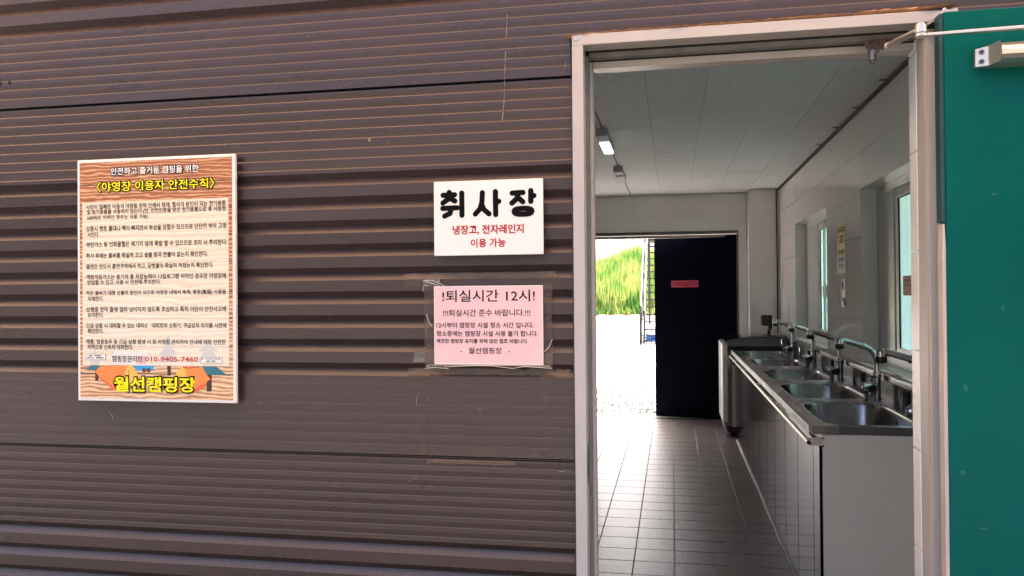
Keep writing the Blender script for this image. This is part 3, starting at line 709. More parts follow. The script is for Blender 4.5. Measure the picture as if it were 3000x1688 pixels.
# right wall with windows
WIN = [(1.54, 3.105, .985, 2.015), (4.225, 5.79, .985, 2.022)]
rw = thing('right_wall', 'grey glossy tiled side wall with two deep window recesses', 'wall', kind='structure')
ys = [.1285, WIN[0][0], WIN[0][1], WIN[1][0], WIN[1][1], YF+.15]
for k, (a, b_) in enumerate(zip(ys, ys[1:])):
    if k % 2 == 0: box('wall_core', m_grout, rw, XR+.007, XR+.19, a, b_, -.05, 2.9)
    else:
        q = WIN[k//2]
        box('wall_core', m_grout, rw, XR+.007, XR+.19, a+.0005, b_-.0005, -.05, q[2]-.012)
        box('wall_core', m_grout, rw, XR+.007, XR+.19, a+.0005, b_-.0005, q[3]+.012, 2.9)
box('outer_cladding', m_clad, rw, XR+.1905, XR+.22, .1285, ys[2]-1.57, -.05, 2.9)
def sub(rect, h):
    a0, a1, b0, b1 = rect; c0, c1, d0, d1 = h
    if a1 <= c0 or a0 >= c1 or b1 <= d0 or b0 >= d1: return [rect]
    out = []
    if a0 < c0: out.append((a0, c0, b0, b1))
    if a1 > c1: out.append((c1, a1, b0, b1))
    m0, m1 = max(a0, c0), min(a1, c1)
    if b0 < d0: out.append((m0, m1, b0, d0))
    if b1 > d1: out.append((m0, m1, d1, b1))
    return out
for i in range(19):
    for j in range(11):
        y0 = 3.435-.4*9+.4*i+.001; y1 = y0+.398; z0 = .237-.25+.25*j+.001-.003; z1 = z0+.248
        y0, y1, z0, z1 = max(y0, .14), min(y1, YF-.002), max(z0, 0), min(z1, ZC-.001)
        if y1-y0 < .02 or z1-z0 < .02: continue
        rs = [(y0, y1, z0, z1)]
        for h in WIN: rs = [q for r_ in rs for q in sub(r_, h)]
        for q in rs:
            if q[1]-q[0] < .004 or q[3]-q[2] < .004: continue
            o = piece('tile', m_tile, rw, XR-.001, XR+.007, q[0], q[1], q[2], q[3])
            o.location.x += random.uniform(-.0004, .0004)
            o.rotation_euler = (0, random.gauss(0, .0012), random.gauss(0, .0012))
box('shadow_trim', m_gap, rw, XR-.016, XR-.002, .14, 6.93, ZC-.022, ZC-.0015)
for y in (2.41, 3.06, 3.66, 4.29):
    box('trim_clip', m_gap, rw, XR-.05, XR-.0165, y-.006, y+.006, ZC-.006, ZC-.0018)

# far wall: opening between x=-1.0 and .695
bw = thing('far_wall', 'grey tiled end wall with a second doorway to the yard', 'wall', kind='structure')
box('wall_core', m_grout, bw, -2.75, -1.0, YF+.008, YF+.12, -.05, 2.9)
box('wall_core', m_grout, bw, .715, XR+.0065, YF+.008, YF+.12, -.05, 2.9)
box('wall_core', m_grout, bw, -.9995, .7145, YF+.008, YF+.12, 2.085, 2.9)
for i in range(10):
    for j in range(11):
        x1 = .80-.4*i+.4; x0 = x1-.398; z0 = .237-.25+.25*j-.002; z1 = z0+.248
        x0, x1, z0, z1 = max(x0, -2.74), min(x1, .803), max(z0, 0), min(z1, ZC-.001)
        if x1-x0 < .02 or z1-z0 < .02: continue
        for q in sub((x0, x1, z0, z1), (-1.0, .715, -1, 2.09)):
            piece('tile', m_tile, bw, q[0], q[1], YF, YF+.008, q[2], q[3])
# boxed pier in the corner
for j in range(10):
    z0 = .25*j+.236-.25-.002; z1 = z0+.248; z0 = max(z0, 0)
    if z1-z0 < .02: continue
    piece('pier_tile', m_tile, bw, .806, XR-.003, 6.945, 6.953, z0, min(z1, ZC-.001))
    piece('pier_tile', m_tile, bw, .804, .812, 6.954, YF-.001, z0, min(z1, ZC-.001))
box('pier_core', m_grout, bw, .8125, XR-.002, 6.9535, YF-.001, 0, ZC-.001)
# left wall
lw_ = thing('left_wall', 'plain grey tiled wall on the unseen side of the kitchen', 'wall', kind='structure')
box('wall_core', m_tile, lw_, -2.90, -2.755, .1285, YF+.12, -.05, 2.9)
rf = thing('roof', 'brown flat metal roof of the kitchen block', 'roof', kind='structure')
box('roof_sheet', m_roof, rf, -5, 5, -.02, YF+.90, 3.0, 3.08)  # rear overhang lengthened to block sun passing above the dark door leaf
cn = thing('canopy', 'translucent bronze plastic canopy fixed above the ribbed wall', 'canopy', (0, -.5, 3.1))
MB().quad((-5, -.03, 3.13), (5, -.03, 3.13), (5, -1.15, 3.02), (-5, -1.15, 3.02)).build('canopy_sheet', m_eave, cn)
for x_ in (-4.9, -3.3, -1.7, 1.5, 3.1, 4.9):
    MB().tube([(x_, -.02, 3.10), (x_, -1.15, 2.99)], .015, 8).build('rafter', m_iron, cn)
MB().tube([(-5, -1.16, 3.0), (5, -1.16, 3.0)], .018, 8).build('front_rail', m_iron, cn)

# far door frame and leaf
ff = thing('far_door_frame', 'dark steel frame of the far doorway', 'door frame')
box('header', m_steeldk, ff, -1.0, .714, YF-.012, YF+.055, 2.052, 2.084)
box('jamb', m_steeldk, ff, .699, .7135, YF-.012, YF+.055, 0, 2.0515)
box('jamb', m_steeldk, ff, -.999, -.982, YF-.012, YF+.055, 0, 2.0515)
box('outer_header', m_beige, ff, -1.0, .714, YF+.06, YF+.13, 2.020, 2.0505)
MB().box(-.57, -.50, YF+.052, YF+.0595, 2.026, 2.040).build('latch_keeper', m_steeldk, ff)
fd = thing('dark_door', 'near-black door leaf standing ajar at the far end with pink label', 'door', (.695, YF+.045, 0))
leaf = box('door_leaf', m_dark, fd, -.925, 0, -.018, .018, .0008, 2.040)
leaf.matrix_parent_inverse = Matrix.Identity(4)
lb = MB().box(-.728, -.420, -.0205, -.0185, 1.468, 1.546).build('pink_label', m_lblp, fd); lb.matrix_parent_inverse = Matrix.Identity(4)
t_ = blots(-.715, -.432, 1.487, .042, -.0206, mat('label_ink', (.22, .015, .03), .6, 0, .3, 60), fd, 8); t_.matrix_parent_inverse = Matrix.Identity(4)
fd.rotation_euler = (0, 0, -R(15.5))

# windows
m_stick_ink = mat('sticker_ink', (.09, .02, .03), .6)
def window(y0, y1, z0, z1, lab, stick, fill=.37):
    t = thing('window', lab, 'window', (XR+.1, (y0+y1)/2, z0), 'white framed windows over the sinks')
    # tiled reveal
    zz = [z0]+[z for z in (.985+.25*k for k in range(1, 5)) if z < z1-.03]+[z1]
    for a, b_ in zip(zz, zz[1:]):
        piece('reveal_tile', m_tilew, t, XR+.001, XR+.089, y1-.0005, y1+.0065, a+.001, b_-.001)
        piece('reveal_tile', m_tilew, t, XR+.001, XR+.089, y0-.0065, y0+.0005, a+.001, b_-.001)
    k = y0
    while k < y1-.01:
        e = min(k+.4, y1)
        piece('sill_tile', m_tilew, t, XR-.012, XR+.089, k+.001, e-.001, z0-.0115, z0)
        piece('head_tile', m_tilew, t, XR+.001, XR+.089, k+.001, e-.001, z1, z1+.008)
        k = e
    X = XR+.090
    mb = MB()
    for a in ((y0, y1, z0, z0+.05), (y0, y1, z1-.045, z1), (y0, y0+.05, z0+.0505, z1-.0455), (y1-.012, y1, z0+.0505, z1-.0455)): mb.box(X, X+.07, *a)
    mb.build('frame', m_pvc, t, bevel=.003)
    def sash(a, b_, x, nm='sash'):
        mb = MB(); w_ = .055
        for q in ((a, b_, z0+.052, z0+.052+w_), (a, b_, z1-.10, z1-.048), (a, a+w_, z0+.108, z1-.101), (b_-w_, b_, z0+.108, z1-.101)): mb.box(x, x+.028, *q)
        s = mb.build(nm, m_pvc, t, bevel=.003)
        pz = MB().box(x+.010, x+.016, a+w_+.001, b_-w_-.001, z0+.109, z1-.102).build('pane', m_pane, s)
        g = .0; mb = MB()
        for q in ((a+w_, b_-w_, z1-.1065, z1-.1015), (b_-w_-.006, b_-w_-.001, z0+.109, z1-.107)): mb.box(x+.002, x+.009, *q)
        mb.build('glazing_bead', m_framedk, s)
        return s
    # the far jamb carries a broad white filler before the sliding sash
    box('side_filler', m_pvc, t, X+.004, X+.045, y1-fill+.005, y1-.013, z0+.0505, z1-.0455, bevel=.004)
    s = sash(y0+.052, y1-fill, X+.010)
    mid = (y0+y1)/2
    box('meeting_stile', m_pvc, s, X-.004, X+.0095, mid-.18, mid-.12, z0+.053, z1-.05)
    ya, yb, za, zb = stick
    q = box('sticker', m_orange, s, X+.0155, X+.0195, ya, yb, za, zb)
    for zr in (.45, .68): blots(ya+.03, yb-.02, za+(zb-za)*zr, .014, X+.0152, m_stick_ink, q, 5, 'yz')
    return t
window(*WIN[0], 'white framed window nearest the front door with square orange sticker', (2.36, 2.615, 1.379, 1.484))
window(*WIN[1], 'white framed window nearest the far corner with small orange sticker', (4.80, 5.04, 1.358, 1.450), .62)

# ================================================================== CEILING LIGHTS + CONDUIT
m_lhouse = mat('lamp_housing', (.52, .53, .55), .7, 0, .04)
def clight(y0, y1, lab, lit):
    t = thing('ceiling_light', lab, 'lamp', (-.45, (y0+y1)/2, ZC), 'slim ceiling lights')
    box('housing', m_lhouse, t, -.492, -.412, y0, y1, ZC-.050, ZC-.002, bevel=.006)
    box('end_cap', m_lhouse, t, -.490, -.414, y0-.004, y0-.0005, ZC-.046, ZC-.004)
    box('diffuser', m_lens if lit else m_lhouse, t, -.486, -.418, y0+(.22 if lit else .20), y1-.02, ZC-.062, ZC-.0505, bevel=.004)
clight(3.35, 4.02, 'lit slim ceiling light, the larger one nearer the front door', True)
clight(5.02, 5.62, 'unlit slim grey ceiling light, the smaller one toward the far wall', False)
tag(MB().tube([(-.446, .2, ZC-.006), (-.446, 7.19, ZC-.006)], .0035, 6).build('ceiling_cable', m_gap), 'thin grey cable running along the ceiling between the slim lights', 'cable')
tag(MB().tube([(1.085, 6.930, 2.49), (1.085, 6.932, 2.1), (1.088, 6.930, 1.6), (1.086, 6.932, .9)], .006, 8).build('corner_cable', m_cable), 'dark cable running down the corner beside the tiled pier', 'cable')

# ================================================================== WALL NOTICES (right wall)
yn = thing('yellow_poster', 'narrow yellow poster with dark print on the tiles between the windows', 'poster', (XR, 3.68, 1.75))
box('sheet', m_post_y, yn, XR-.0035, XR-.0020, 3.545, 3.815, 1.646, 1.845)
for z, h_, n_ in ((1.800, .036, 4), (1.725, .062, 2), (1.655, .030, 5)):
    blots(3.575 if n_ != 2 else 3.62, 3.79 if n_ != 2 else 3.74, z, h_, XR-.0038, m_ink, yn, n_, 'yz')
wn = thing('pale_poster', 'pale grey printed sheet taped below the yellow poster', 'poster', (XR, 3.7, 1.58))
box('sheet', m_post_w, wn, XR-.0035, XR-.0020, 3.545, 3.83, 1.525, 1.642)
for z in (1.605, 1.565): blots(3.60, 3.77, z, .022, XR-.0038, m_ink, wn, 3, 'yz')
kn = thing('dark_poster', 'small dark patterned card on the tiles under the pale sheet', 'poster', (XR, 3.65, 1.4))
box('sheet', m_grey, kn, XR-.0035, XR-.0020, 3.56, 3.70, 1.30, 1.480)
for y, z, a, b_ in ((3.62, 1.42, .05, .05), (3.565, 1.31, .06, .05), (3.64, 1.34, .03, .03)):
    box('printed_patch', m_ink, kn, XR-.0042, XR-.0036, y, y+a, z, z+b_)

# ================================================================== SINK COUNTER
CY0, CY1, CX0, CX1, CZ = 1.435, 6.10, .550, 1.100, .845
sk = thing('sink_counter', 'long stainless five-basin sink counter with black glossy doors and grey end', 'sink counter', (.83, 3.8, 0))
ends = [CY0, 2.328, 3.245, 4.180, 5.185, CY1]
farb = [2.225, 3.125, 4.065, 5.045, 6.000]
def basin(y0, y1, by0, by1):
    """deck plate with a rounded opening and the bowl below it"""
    bx0, bx1 = .625, 1.005; cx, cy = (bx0+bx1)/2, (by0+by1)/2; hx, hy = (bx1-bx0)/2, (by1-by0)/2
    ox0, ox1 = CX0+.004, CX1
    N = 64; ang = sorted([i*2*PI/N+.01 for i in range(N)]+[math.atan2(b-cy, a-cx) % (2*PI) for a in (ox0, ox1) for b in (y0, y1)])
    def se(t, sx, sy, e=5.5):
        c_, s_ = math.cos(t), math.sin(t); r_ = ((abs(c_)/sx)**e+(abs(s_)/sy)**e)**(-1/e); return cx+r_*c_, cy+r_*s_
    def outer(t):
        c_, s_ = math.cos(t), math.sin(t); k = 1e9
        if abs(c_) > 1e-9: k = min(k, ((ox1 if c_ > 0 else ox0)-cx)/c_)
        if abs(s_) > 1e-9: k = min(k, ((y1 if s_ > 0 else y0)-cy)/s_)
        return cx+k*c_, cy+k*s_
    rings = [[(*outer(t), CZ) for t in ang]]
    for g, z in ((.030, CZ), (.018, CZ+.002), (.008, CZ+.0022), (.0, CZ-.001), (-.004, CZ-.010), (-.012, CZ-.11), (-.024, CZ-.155), (-.055, CZ-.172), (-.13, CZ-.176)):
        rings.append([(*se(t, hx+g, hy+g), z) for t in ang])
    n_ = len(ang); vs = [p for rg in rings for p in rg]+[(cx, cy, CZ-.179)]
    fs = [(i*n_+k, i*n_+(k+1) % n_, (i+1)*n_+(k+1) % n_, (i+1)*n_+k) for i in range(len(rings)-1) for k in range(n_)]
    L = (len(rings)-1)*n_; fs += [(L+k, L+(k+1) % n_, len(vs)-1) for k in range(n_)]
    o = MB().add(vs, fs).build('basin', m_steel, sk, smooth=True)
    MB().tube([(cx, cy, CZ-.177), (cx, cy, CZ-.172)], .05, 24).build('drain', m_steeldk, o)
    MB().tube([(bx1-.006, cy+.02, CZ-.045), (bx1-.010, cy+.02, CZ-.045)], .010, 12).build('overflow_hole', m_blk, o)
for k in range(5):
    basin(ends[k]+(.0 if k else .003), ends[k+1], farb[k]-.72, farb[k])
box('front_rim', m_steeldk, sk, CX0, CX0+.010, CY0, CY1, CZ-.034, CZ+.006, bevel=.003)
box('end_rim', m_steeldk, sk, CX0+.011, CX1, CY0, CY0+.0025, CZ-.030, CZ+.004, bevel=.001)
box('corner_plate', m_steel, sk, CX0+.001, .664, CY0-.003, CY0-.0005, CZ-.028, CZ+.003)
for x in (.5673, .6228):
    s_ = MB().tube([(x, CY0-.003, .8305), (x, CY0-.0065, .8305)], [.0085, .006], 14).build('screw', m_chrome, sk)
    MB().tube([(x, CY0-.0066, .8305), (x, CY0-.0072, .8305)], .0022, 8).build('screw_slot', m_blk, s_)
for x, z in ((.584, .7994), (.5836, .7674)):
    MB().tube([(x+.018, CY0-.0002, z), (x+.018, CY0-.002, z)], .0045, 10).build('screw_cap', m_steeldk, sk)
lbl = box('rim_label', m_white, sk, CX0-.0016, CX0-.0002, 1.455, 2.28, CZ-.030, CZ+.003)
blots(1.52, 1.95, CZ-.024, .016, CX0-.0019, m_grey, lbl, 7, 'yz')
MB().box(CX0-.0014, CX0-.0002, 2.75, 3.25, CZ-.028, CZ-.004).box(CX0-.0014, CX0-.0002, 4.1, 4.7, CZ-.02, CZ).build('label_scraps', m_post_w, sk)
# long segmented towel rail under the rim
y = CY0-.06; k = 0
while y < CY1-.02:
    e = min(y+(.42 if k else .34), CY1)
    MB().tube([(CX0-.012, y+.002, .7905), (CX0-.012, e-.002, .7905)], .0098, 12).build('rail_segment', m_alu, sk)
    y = e; k += 1
MB().tube([(CX0-.012, CY0-.058, .7905), (CX0-.012, CY1, .7905)], .0085, 8).build('rail_core', m_blk, sk)
box('rail_bracket', m_alu, sk, CX0-.004, .598, CY0-.002, CY0+.006, .768, .800)
for y in (2.6, 3.6, 4.6, 5.6): box('rail_bracket', m_alu, sk, CX0-.008, .583, y, y+.012, .785, .796)
box('carcass', m_blk, sk, .604, 1.098, CY0+.021, CY1, .03, CZ-.190)
box('carcass_back', m_blk, sk, 1.085, 1.098, CY0+.021, CY1, CZ-.189, CZ-.005)
box('carcass_front', m_blk, sk, .604, .615, CY0+.021, CY1, CZ-.189, CZ-.036)
box('end_panel', m_endp, sk, .600, 1.098, CY0+.003, CY0+.020, .0, CZ-.0305, bevel=.001)
y = CY0+.003
edges = [CY0+.003, 1.595, 2.05, 2.51, 2.972, 3.415, 3.857, 4.32, 4.78, 5.24, 5.68, CY1]
for a, b_ in zip(edges, edges[1:]):
    o = box('cabinet_door', m_gloss, sk, .588, .6025, a+.004, b_-.004, .014, .770, bevel=.002)
MB().tube([(.584, CY0+.005, .004)]+[(.584+random.uniform(-.003, .003), 1.6+.15*k, .004+random.uniform(-.001, .002)) for k in range(30)], [random.uniform(.006, .012) for k in range(31)], 6).build('sealant_bead', m_silicone, sk)
# upstand, steel ledge and wall brackets behind the taps
box('upstand', m_steeldk, sk, 1.097, 1.108, CY0, CY1+.4, CZ, .940)
box('ledge', m_steel, sk, 1.070, 1.1085, CY0-.2, CY1+.3, .9405, .9700, bevel=.004)
for k in range(5):
    y = farb[k]-.35
    box('clip_plate', m_grey, sk, 1.075, 1.0965, y-.035, y+.01, CZ+.003, CZ+.075)
    MB().tube([(1.068, y+.10, CZ), (1.068, y+.10, .935)], .013, 10).build('supply_pipe', m_blk, sk)
    MB().tube([(1.075, y+.17, CZ), (1.075, y+.17, .935)], .010, 10).build('supply_pipe', m_blk, sk)

# open cabinet door at the far end with small lock
oc = thing('end_cupboard', 'narrow grey cupboard at the far end of the counter with a black lock', 'cupboard', (.61, 6.12, 0))
box('side_panel', m_endp, oc, .560, .604, 6.104, 6.125, .105, .775, bevel=.001)
box('edge_band', m_alu, oc, .604, .610, 6.103, 6.125, .105, .775)
MB().box(.556, .60, 6.095, 6.1035, .765, .795).box(.566, .585, 6.088, 6.0945, .700, .750).build('lock', m_blk, oc, bevel=.002)

# ================================================================== CHEST FREEZER
fz = thing('chest_freezer', 'white chest freezer with a curved dark glass lid beyond the sinks', 'freezer', (.8, 6.5, 0))
arc = [(.486, .905), (.50, .918), (.56, .937), (.64, .953), (.74, .966), (.86, .974), (1.00, .978), (1.08, .978)]
body = [(.500, .10), (.486, .14)]+[(.486, .900)]+[(x, z-.016) for x, z in arc[1:]]+[(1.08, .10)]
MB().prism_xz(body, 6.20, 6.82).build('body', m_grey, fz)
Q = [(.4895-.0175*math.cos(i*PI/16)+.034*(i/8)*.9, 6.205-.030*math.sin(i*PI/16)) for i in range(9)]+[(.5205, 6.1985), (.4965, 6.1995), (.4955, 6.83), (.472, 6.83)]
nq = len(Q)
MB().add([(x, y, .14) for x, y in Q]+[(x, y, .906) for x, y in Q], [tuple(range(nq)), tuple(range(2*nq-1, nq-1, -1))]+[(i, nq+i, nq+(i+1) % nq, (i+1) % nq) for i in range(nq)]).build('front_panel', m_cwhite, fz, smooth=True)
MB().prism_xz([(.473, .155), (.4855, .1395), (.520, .03), (.505, .03)], 6.19, 6.83).build('front_skirt', m_cwhite, fz)
MB().prism_xz([(.500, .0945), (1.08, .0945), (1.08, .055), (.53, .03), (.515, .04)], 6.22, 6.80).build('plinth', m_blk, fz)
for x in (.56, 1.0):
    for y in (6.24, 6.74): MB().tube([(x, y, .0), (x, y, .05)], .02, 12).build('castor', m_blk, fz)
MB().prism_xz([(x, z-.0155) for x, z in arc]+[(x, z+.001) for x, z in arc[::-1]], 6.185, 6.83).build('lid_frame', m_steeldk, fz)
MB().prism_xz([(x, z+.0015) for x, z in arc[1:-1]]+[(x, z+.008) for x, z in arc[1:-1]][::-1], 6.24, 6.79).build('glass_lid', m_dglass, fz)
box('side_glass', m_dglass, fz, .50, 1.06, 6.194, 6.1985, .60, .88)
# black tap stand on the freezer
ds = thing('black_dispenser', 'black boxy dispenser standing on the freezer lid by the corner', 'dispenser', (.90, 6.40, .98))
MB().prism_xz([(.865, 1.075), (.862, 1.165), (.880, 1.182), (.925, 1.178), (.925, 1.07)], 6.36, 6.47).build('tank', m_blk, ds, bevel=.003)
box('column', m_blk, ds, .9255, .965, 6.35, 6.46, 1.04, 1.178, bevel=.004)
box('neck', m_blk, ds, .922, .952, 6.37, 6.44, .985, 1.0395, bevel=.003)
box('foot', m_blk, ds, .90, .97, 6.34, 6.47, .979, .9845)

# ================================================================== FAUCETS
def make_faucet():
    t = thing('faucet', '', 'faucet', (0, 0, 0), 'chrome faucets along the sinks')
    MB().tube([(0, 0, 0), (0, 0, .004)], .026, 20).tube([(0, 0, .004), (0, 0, .105)], .018, 16).build('post', m_chrome, t)
    MB().tube([(0, 0, .105), (0, 0, .112), (0, 0, .13), (0, 0, .137)], [.021, .0225, .0225, .019], 18).build('collar', m_chrome, t)
    P = [(0, 0, .137), (0, 0, .178), (-.004, 0, .205), (-.016, 0, .232), (-.036, 0, .254), (-.062, 0, .268), (-.080, 0, .2745)]
    MB().tube(P, [.0145]*7, 14).build('bent_pipe', m_chrome, t)
    MB().tube([(-.074, 0, .2725), (-.084, 0, .276)], .0185, 16).build('ring', m_chrome, t)
    MB().tube([(-.084, 0, .276), (-.14, 0, .292), (-.190, 0, .306), (-.2, 0, .307)], [.015, .0155, .0155, .013], 14).build('spout', m_chrome, t)
    h = MB().tube([(-.205, 0, .316), (-.205, 0, .308), (-.205, 0, .286)], [.012, .0205, .0205], 18).build('spray_head', m_chrome, t)
    MB().tube([(-.205, 0, .2858), (-.205, 0, .268), (-.205, 0, .260)], [.023, .024, .020], 18).build('nozzle', m_blk, h)
    MB().tube([(-.012, 0, .055), (-.03, 0, .055), (-.085, 0, .060), (-.098, 0, .060)], [.015, .025, .027, .017], 16).build('mixer_body', m_chrome, t)
    MB().tube([(-.06, 0, .045), (-.06, 0, .0)], .010, 10).build('mixer_foot', m_steeldk, t)
    MB().tube([(-.098, 0, .058), (-.112, 0, .056), (-.122, 0, .072), (-.128, 0, .10), (-.132, 0, .132), (-.131, 0, .15)], [.006, .006, .0055, .005, .0045, .002], 8).build('lever', m_chrome, t)
    MB().tube([(-.094, 0, .052), (-.1, .0, .040), (-.105, .02, .050), (-.104, .03, .068)], [.004]*4, 6).build('pull_rod', m_chrome, t)
    return t
f0 = make_faucet()
def copy_tree(o, parent=None):
    c = o.copy(); C.objects.link(c); c.parent = parent
    if parent: c.matrix_parent_inverse = o.matrix_parent_inverse.copy()
    for ch in [x for x in list(o.children)]: copy_tree(ch, c)
    return c
FL = [(1.045, 1.545, 12, 'largest faucet, half hidden behind the door jamb over the nearest basin'),
      (1.043, 2.445, 18, 'tall chrome faucet over the second nearest basin beside the big window sill'),
      (1.041, 3.396, 21, 'chrome faucet over the middle basin in front of the posters'),
      (1.045, 4.433, 33, 'chrome faucet over the second farthest basin below the small window'),
      (1.045, 5.502, 36, 'smallest farthest chrome faucet near the black dispenser')]
bpy.context.view_layer.update()
for k, (x, y, a, lab) in enumerate(FL):
    o = f0 if k == 0 else copy_tree(f0)
    o.location = (x, y, CZ+.001); o.rotation_euler = (0, 0, R(a)); o['label'] = lab

# ================================================================== YARD BEHIND
def gz(y):      # gentle rise of the yard
    if y < 7.4: return -.08
    if y < 18: return -.06+(y-7.4)/10.6*.18
    if y < 27: return .12+(y-18)/9*.53
    return .65+(y-27)*.02
gy = MB(); vs, fs = [], []
Ys = [YF+.13, 7.7, 9, 11, 14, 18, 21, 24, 27, 32, 45, 90, 300]; Xs = [-200, -60, -20, -10, -5, -2, 0, 2, 5, 10, 20, 60, 200]
for y in Ys:
    for x in Xs: vs.append((x, y, gz(y) if y < 45 else gz(45)))
for j in range(len(Ys)-1):
    for i in range(len(Xs)-1):
        a = j*len(Xs)+i; fs.append((a, a+1, a+len(Xs)+1, a+len(Xs)))
tag(gy.add(vs, fs).build('yard_ground', m_grav, None, smooth=True), 'sunlit pale gravel yard beyond the far doorway', 'ground', kind='structure')
tag(MB().quad((-200, -200, -.14), (200, -200, -.14), (200, YF+.12, -.14), (-200, YF+.12, -.14)).build('ground', m_conc), 'dark asphalt ground in front of the ribbed wall', 'ground', kind='structure')
mb = MB()
for k in range(6500):
    x = random.uniform(-2.2, .3); y = YF+.46+5.5*random.random()**1.8; z = gz(y); r_ = random.uniform(.006, .018)
    a = random.uniform(0, PI); c_, s_ = math.cos(a)*r_, math.sin(a)*r_
    if k % 4 == 0: y = YF+.62+2.4*random.random()**1.5; z = gz(y); r_ = random.uniform(.011, .024); c_, s_ = math.cos(a)*r_, math.sin(a)*r_
    mb.add([(x+c_, y+s_, z), (x-s_, y+c_, z), (x-c_, y-s_, z), (x+s_, y-c_, z), (x+r_*.2, y, z+r_*.9)], [(0, 1, 4), (1, 2, 4), (2, 3, 4), (3, 0, 4)])
tag(mb.build('gravel', m_stone, None, smooth=False), 'loose grey gravel stones outside the far door', 'gravel', kind='stuff')
# grassy bank
def bz(x, y):
    t = min(max((y-27)/6.5, 0), 1)
    top = 1.35+.9*math.exp(-((x+1.3)/1.1)**2)+.15*math.sin(x*1.7)+.25*max(0, min(1, (x+1.5)/3))
    return gz(27)+top*t**.8
vs, fs = [], []
NX, NY = 40, 16
for j in range(NY+1):
    for i in range(NX+1):
        x = -12+22*i/NX; y = 27+8*j/NY; vs.append((x, y, bz(x, y)+.03 if j else gz(27)-.05))
for j in range(NY):
    for i in range(NX):
        a = j*(NX+1)+i; fs.append((a, a+1, a+NX+2, a+NX+1))
tag(MB().add(vs, fs).build('grass_bank', m_soil, None, smooth=True), 'green earth bank rising behind the gravel yard', 'hill', kind='structure')
mb = MB()
for k in range(42000):
    x = random.uniform(-7, 3.5); y = 26.7+7.5*random.random(); z = bz(x, y) if y > 27 else gz(y)
    edge = min(1, max(0, (y-26.7)/.9)); h_ = random.uniform(.35, .85)*(.35+.65*edge); a = random.uniform(0, PI); w_ = random.uniform(.007, .017)
    dx, dy = math.cos(a)*w_, math.sin(a)*w_; lx, ly = random.gauss(0, .06), random.gauss(0, .05)
    mb.add([(x-dx, y-dy, z), (x+dx, y+dy, z), (x+dx*.8+lx*.4, y+dy*.8+ly*.4, z+h_*.6), (x+lx, y+ly, z+h_), (x-dx*.8+lx*.4, y-dy*.8+ly*.4, z+h_*.6)], [(0, 1, 2, 3, 4)])
me_o = tag(mb.build('tall_grass', m_grass, None, smooth=False), 'tall yellow-green grass and weeds covering the bank', 'grass', kind='stuff')

# iron stairs
st = thing('metal_staircase', 'black iron outdoor staircase with thin handrail and mesh side', 'staircase', (-.1, 20, .1))
SX0, SX1, SY, SZ = -.80, .45, 18.4, .12
n_t = 15
for k in range(n_t):
    y = SY+.6+.23*k; z = SZ+.19+.19*k
    box('tread', m_iron, st, SX0+.10, SX1, y, y+.24, z-.03, z)
def bar(a, b_, r_, nm='rail', m=m_iron): return MB().tube([a, b_], r_, 6).build(nm, m, st)
for x in (SX0+.08, SX1+.03):
    MB().prism_yz([(SY+.5, SZ), (SY+.75, SZ), (SY+.75+.23*n_t, SZ+.19*n_t), (SY+.75+.23*n_t, SZ+.19*n_t+.2), (SY+.5, SZ+.18)], x-.02, x+.02).build('stringer', m_iron, st)
    for dz in (.45, .92): bar((x-.06, SY+.45, SZ+dz+.03), (x-.06, SY+.6+.23*n_t, SZ+.19*n_t+dz+.03), .028)
    for k in range(0, n_t+1, 3): bar((x-.06, SY+.55+.23*k, SZ+.19*k), (x-.06, SY+.55+.23*k, SZ+.19*k+.95), .022, 'post')
bar((SX0+.02, SY, gz(SY)), (SX0+.02, SY, .98), .03, 'post'); bar((SX0+.10, SY+.3, gz(SY)), (SX0+.10, SY+.3, .98), .025, 'post')
for z in (.18, .38, .58, .78): bar((SX0+.02, SY-.01, z), (SX1+.4, SY-.01, z), .013, 'mesh_rod')
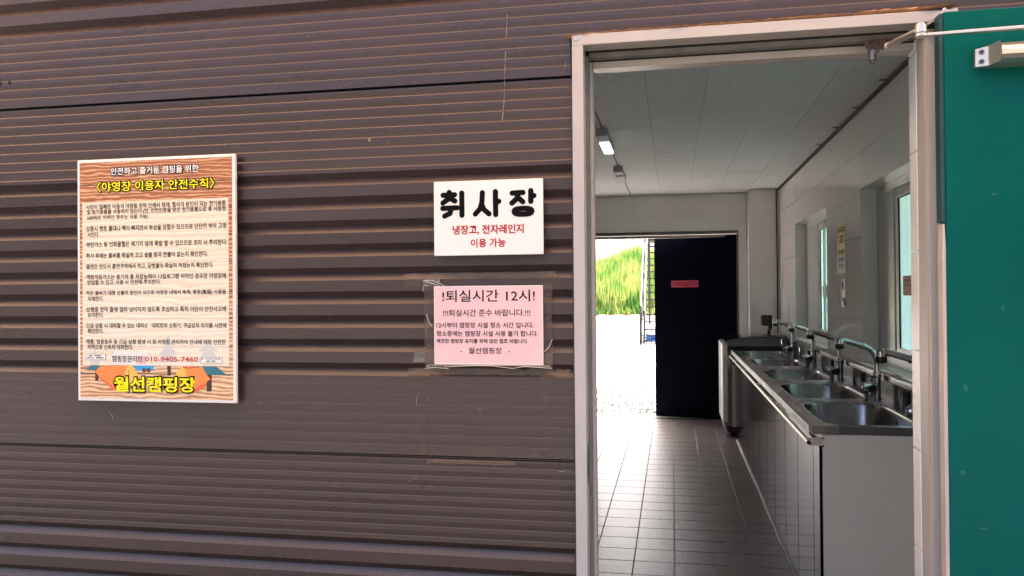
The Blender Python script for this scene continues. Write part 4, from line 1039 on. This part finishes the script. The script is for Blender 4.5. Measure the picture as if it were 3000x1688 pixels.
for k in range(10): bar((SX0+.16+.13*k, SY-.02, .16), (SX0+.16+.13*k, SY-.02, .80), .010, 'mesh_rod')
bar((SX0+.04, SY, .20), (SX1, SY+.2, .75), .012, 'brace')
box('landing', m_iron, st, SX0, SX1+.1, SY+.6+.23*n_t, SY+2.0+.23*n_t, SZ+.19*n_t, SZ+.19*n_t+.05)
for x in (SX0+.1, SX1): bar((x, SY+1.9+.23*n_t, .2), (x, SY+1.9+.23*n_t, SZ+.19*n_t), .04, 'post')
tp = crumple('blue_tarp', m_tarp, None, SX0+.15, SX1, .20, .42, SY+.5, .06, 12, 6, .02)
tag(tp, 'crumpled bright blue tarpaulin lying behind the stair mesh', 'tarp')
bt = thing('barrier_tape', 'red and white barrier tape stretched low across the yard', 'tape', (-1.3, 18.2, .85))
xs_ = -3.4; k = 0
while xs_ < -.80:
    e = xs_+.20
    MB().box(xs_, e, 18.2, 18.203, .872, .890).build('tape_band', m_redsoft if k % 2 else m_white, bt); xs_ = e; k += 1
bar2 = MB().tube([(-3.42, 18.2, .0), (-3.42, 18.2, .95)], .02, 8).build('post', m_iron, bt)

for o in type_keep: bpy.data.objects.remove(o)
bpy.data.scenes.remove(type_scene)

# unseen wooded slope added behind the viewer to block horizon light from the wall
m_added_hill = mat('added_woodland', (.026, .027, .026), .95, 0, .5, .6, 1, 3)
vs, fs = [], []
NX, NY = 60, 10
for j in range(NY+1):
    for i in range(NX+1):
        a = PI*1.05*(i/NX-.5); rr = 15+j*2.2
        x = math.sin(a)*rr*1.15; y = -math.cos(a)*rr+1.0
        h = 9*(1-math.cos(min(j/6, 1)*PI))/2*(.9+.12*math.sin(i*1.7)+.08*math.sin(i*.6+j)) if j else 0
        vs.append((x+random.uniform(-.4, .4), y+random.uniform(-.4, .4), -.2+h+random.uniform(-.5, .5)*(j > 0)))
for j in range(NY):
    for i in range(NX):
        a = j*(NX+1)+i; fs.append((a, a+1, a+NX+2, a+NX+1))
tag(MB().add(vs, fs).build('added_wooded_hill', m_added_hill, None, smooth=False), 'unseen dark wooded slope added behind the viewer to block horizon light', 'hill', kind='structure')
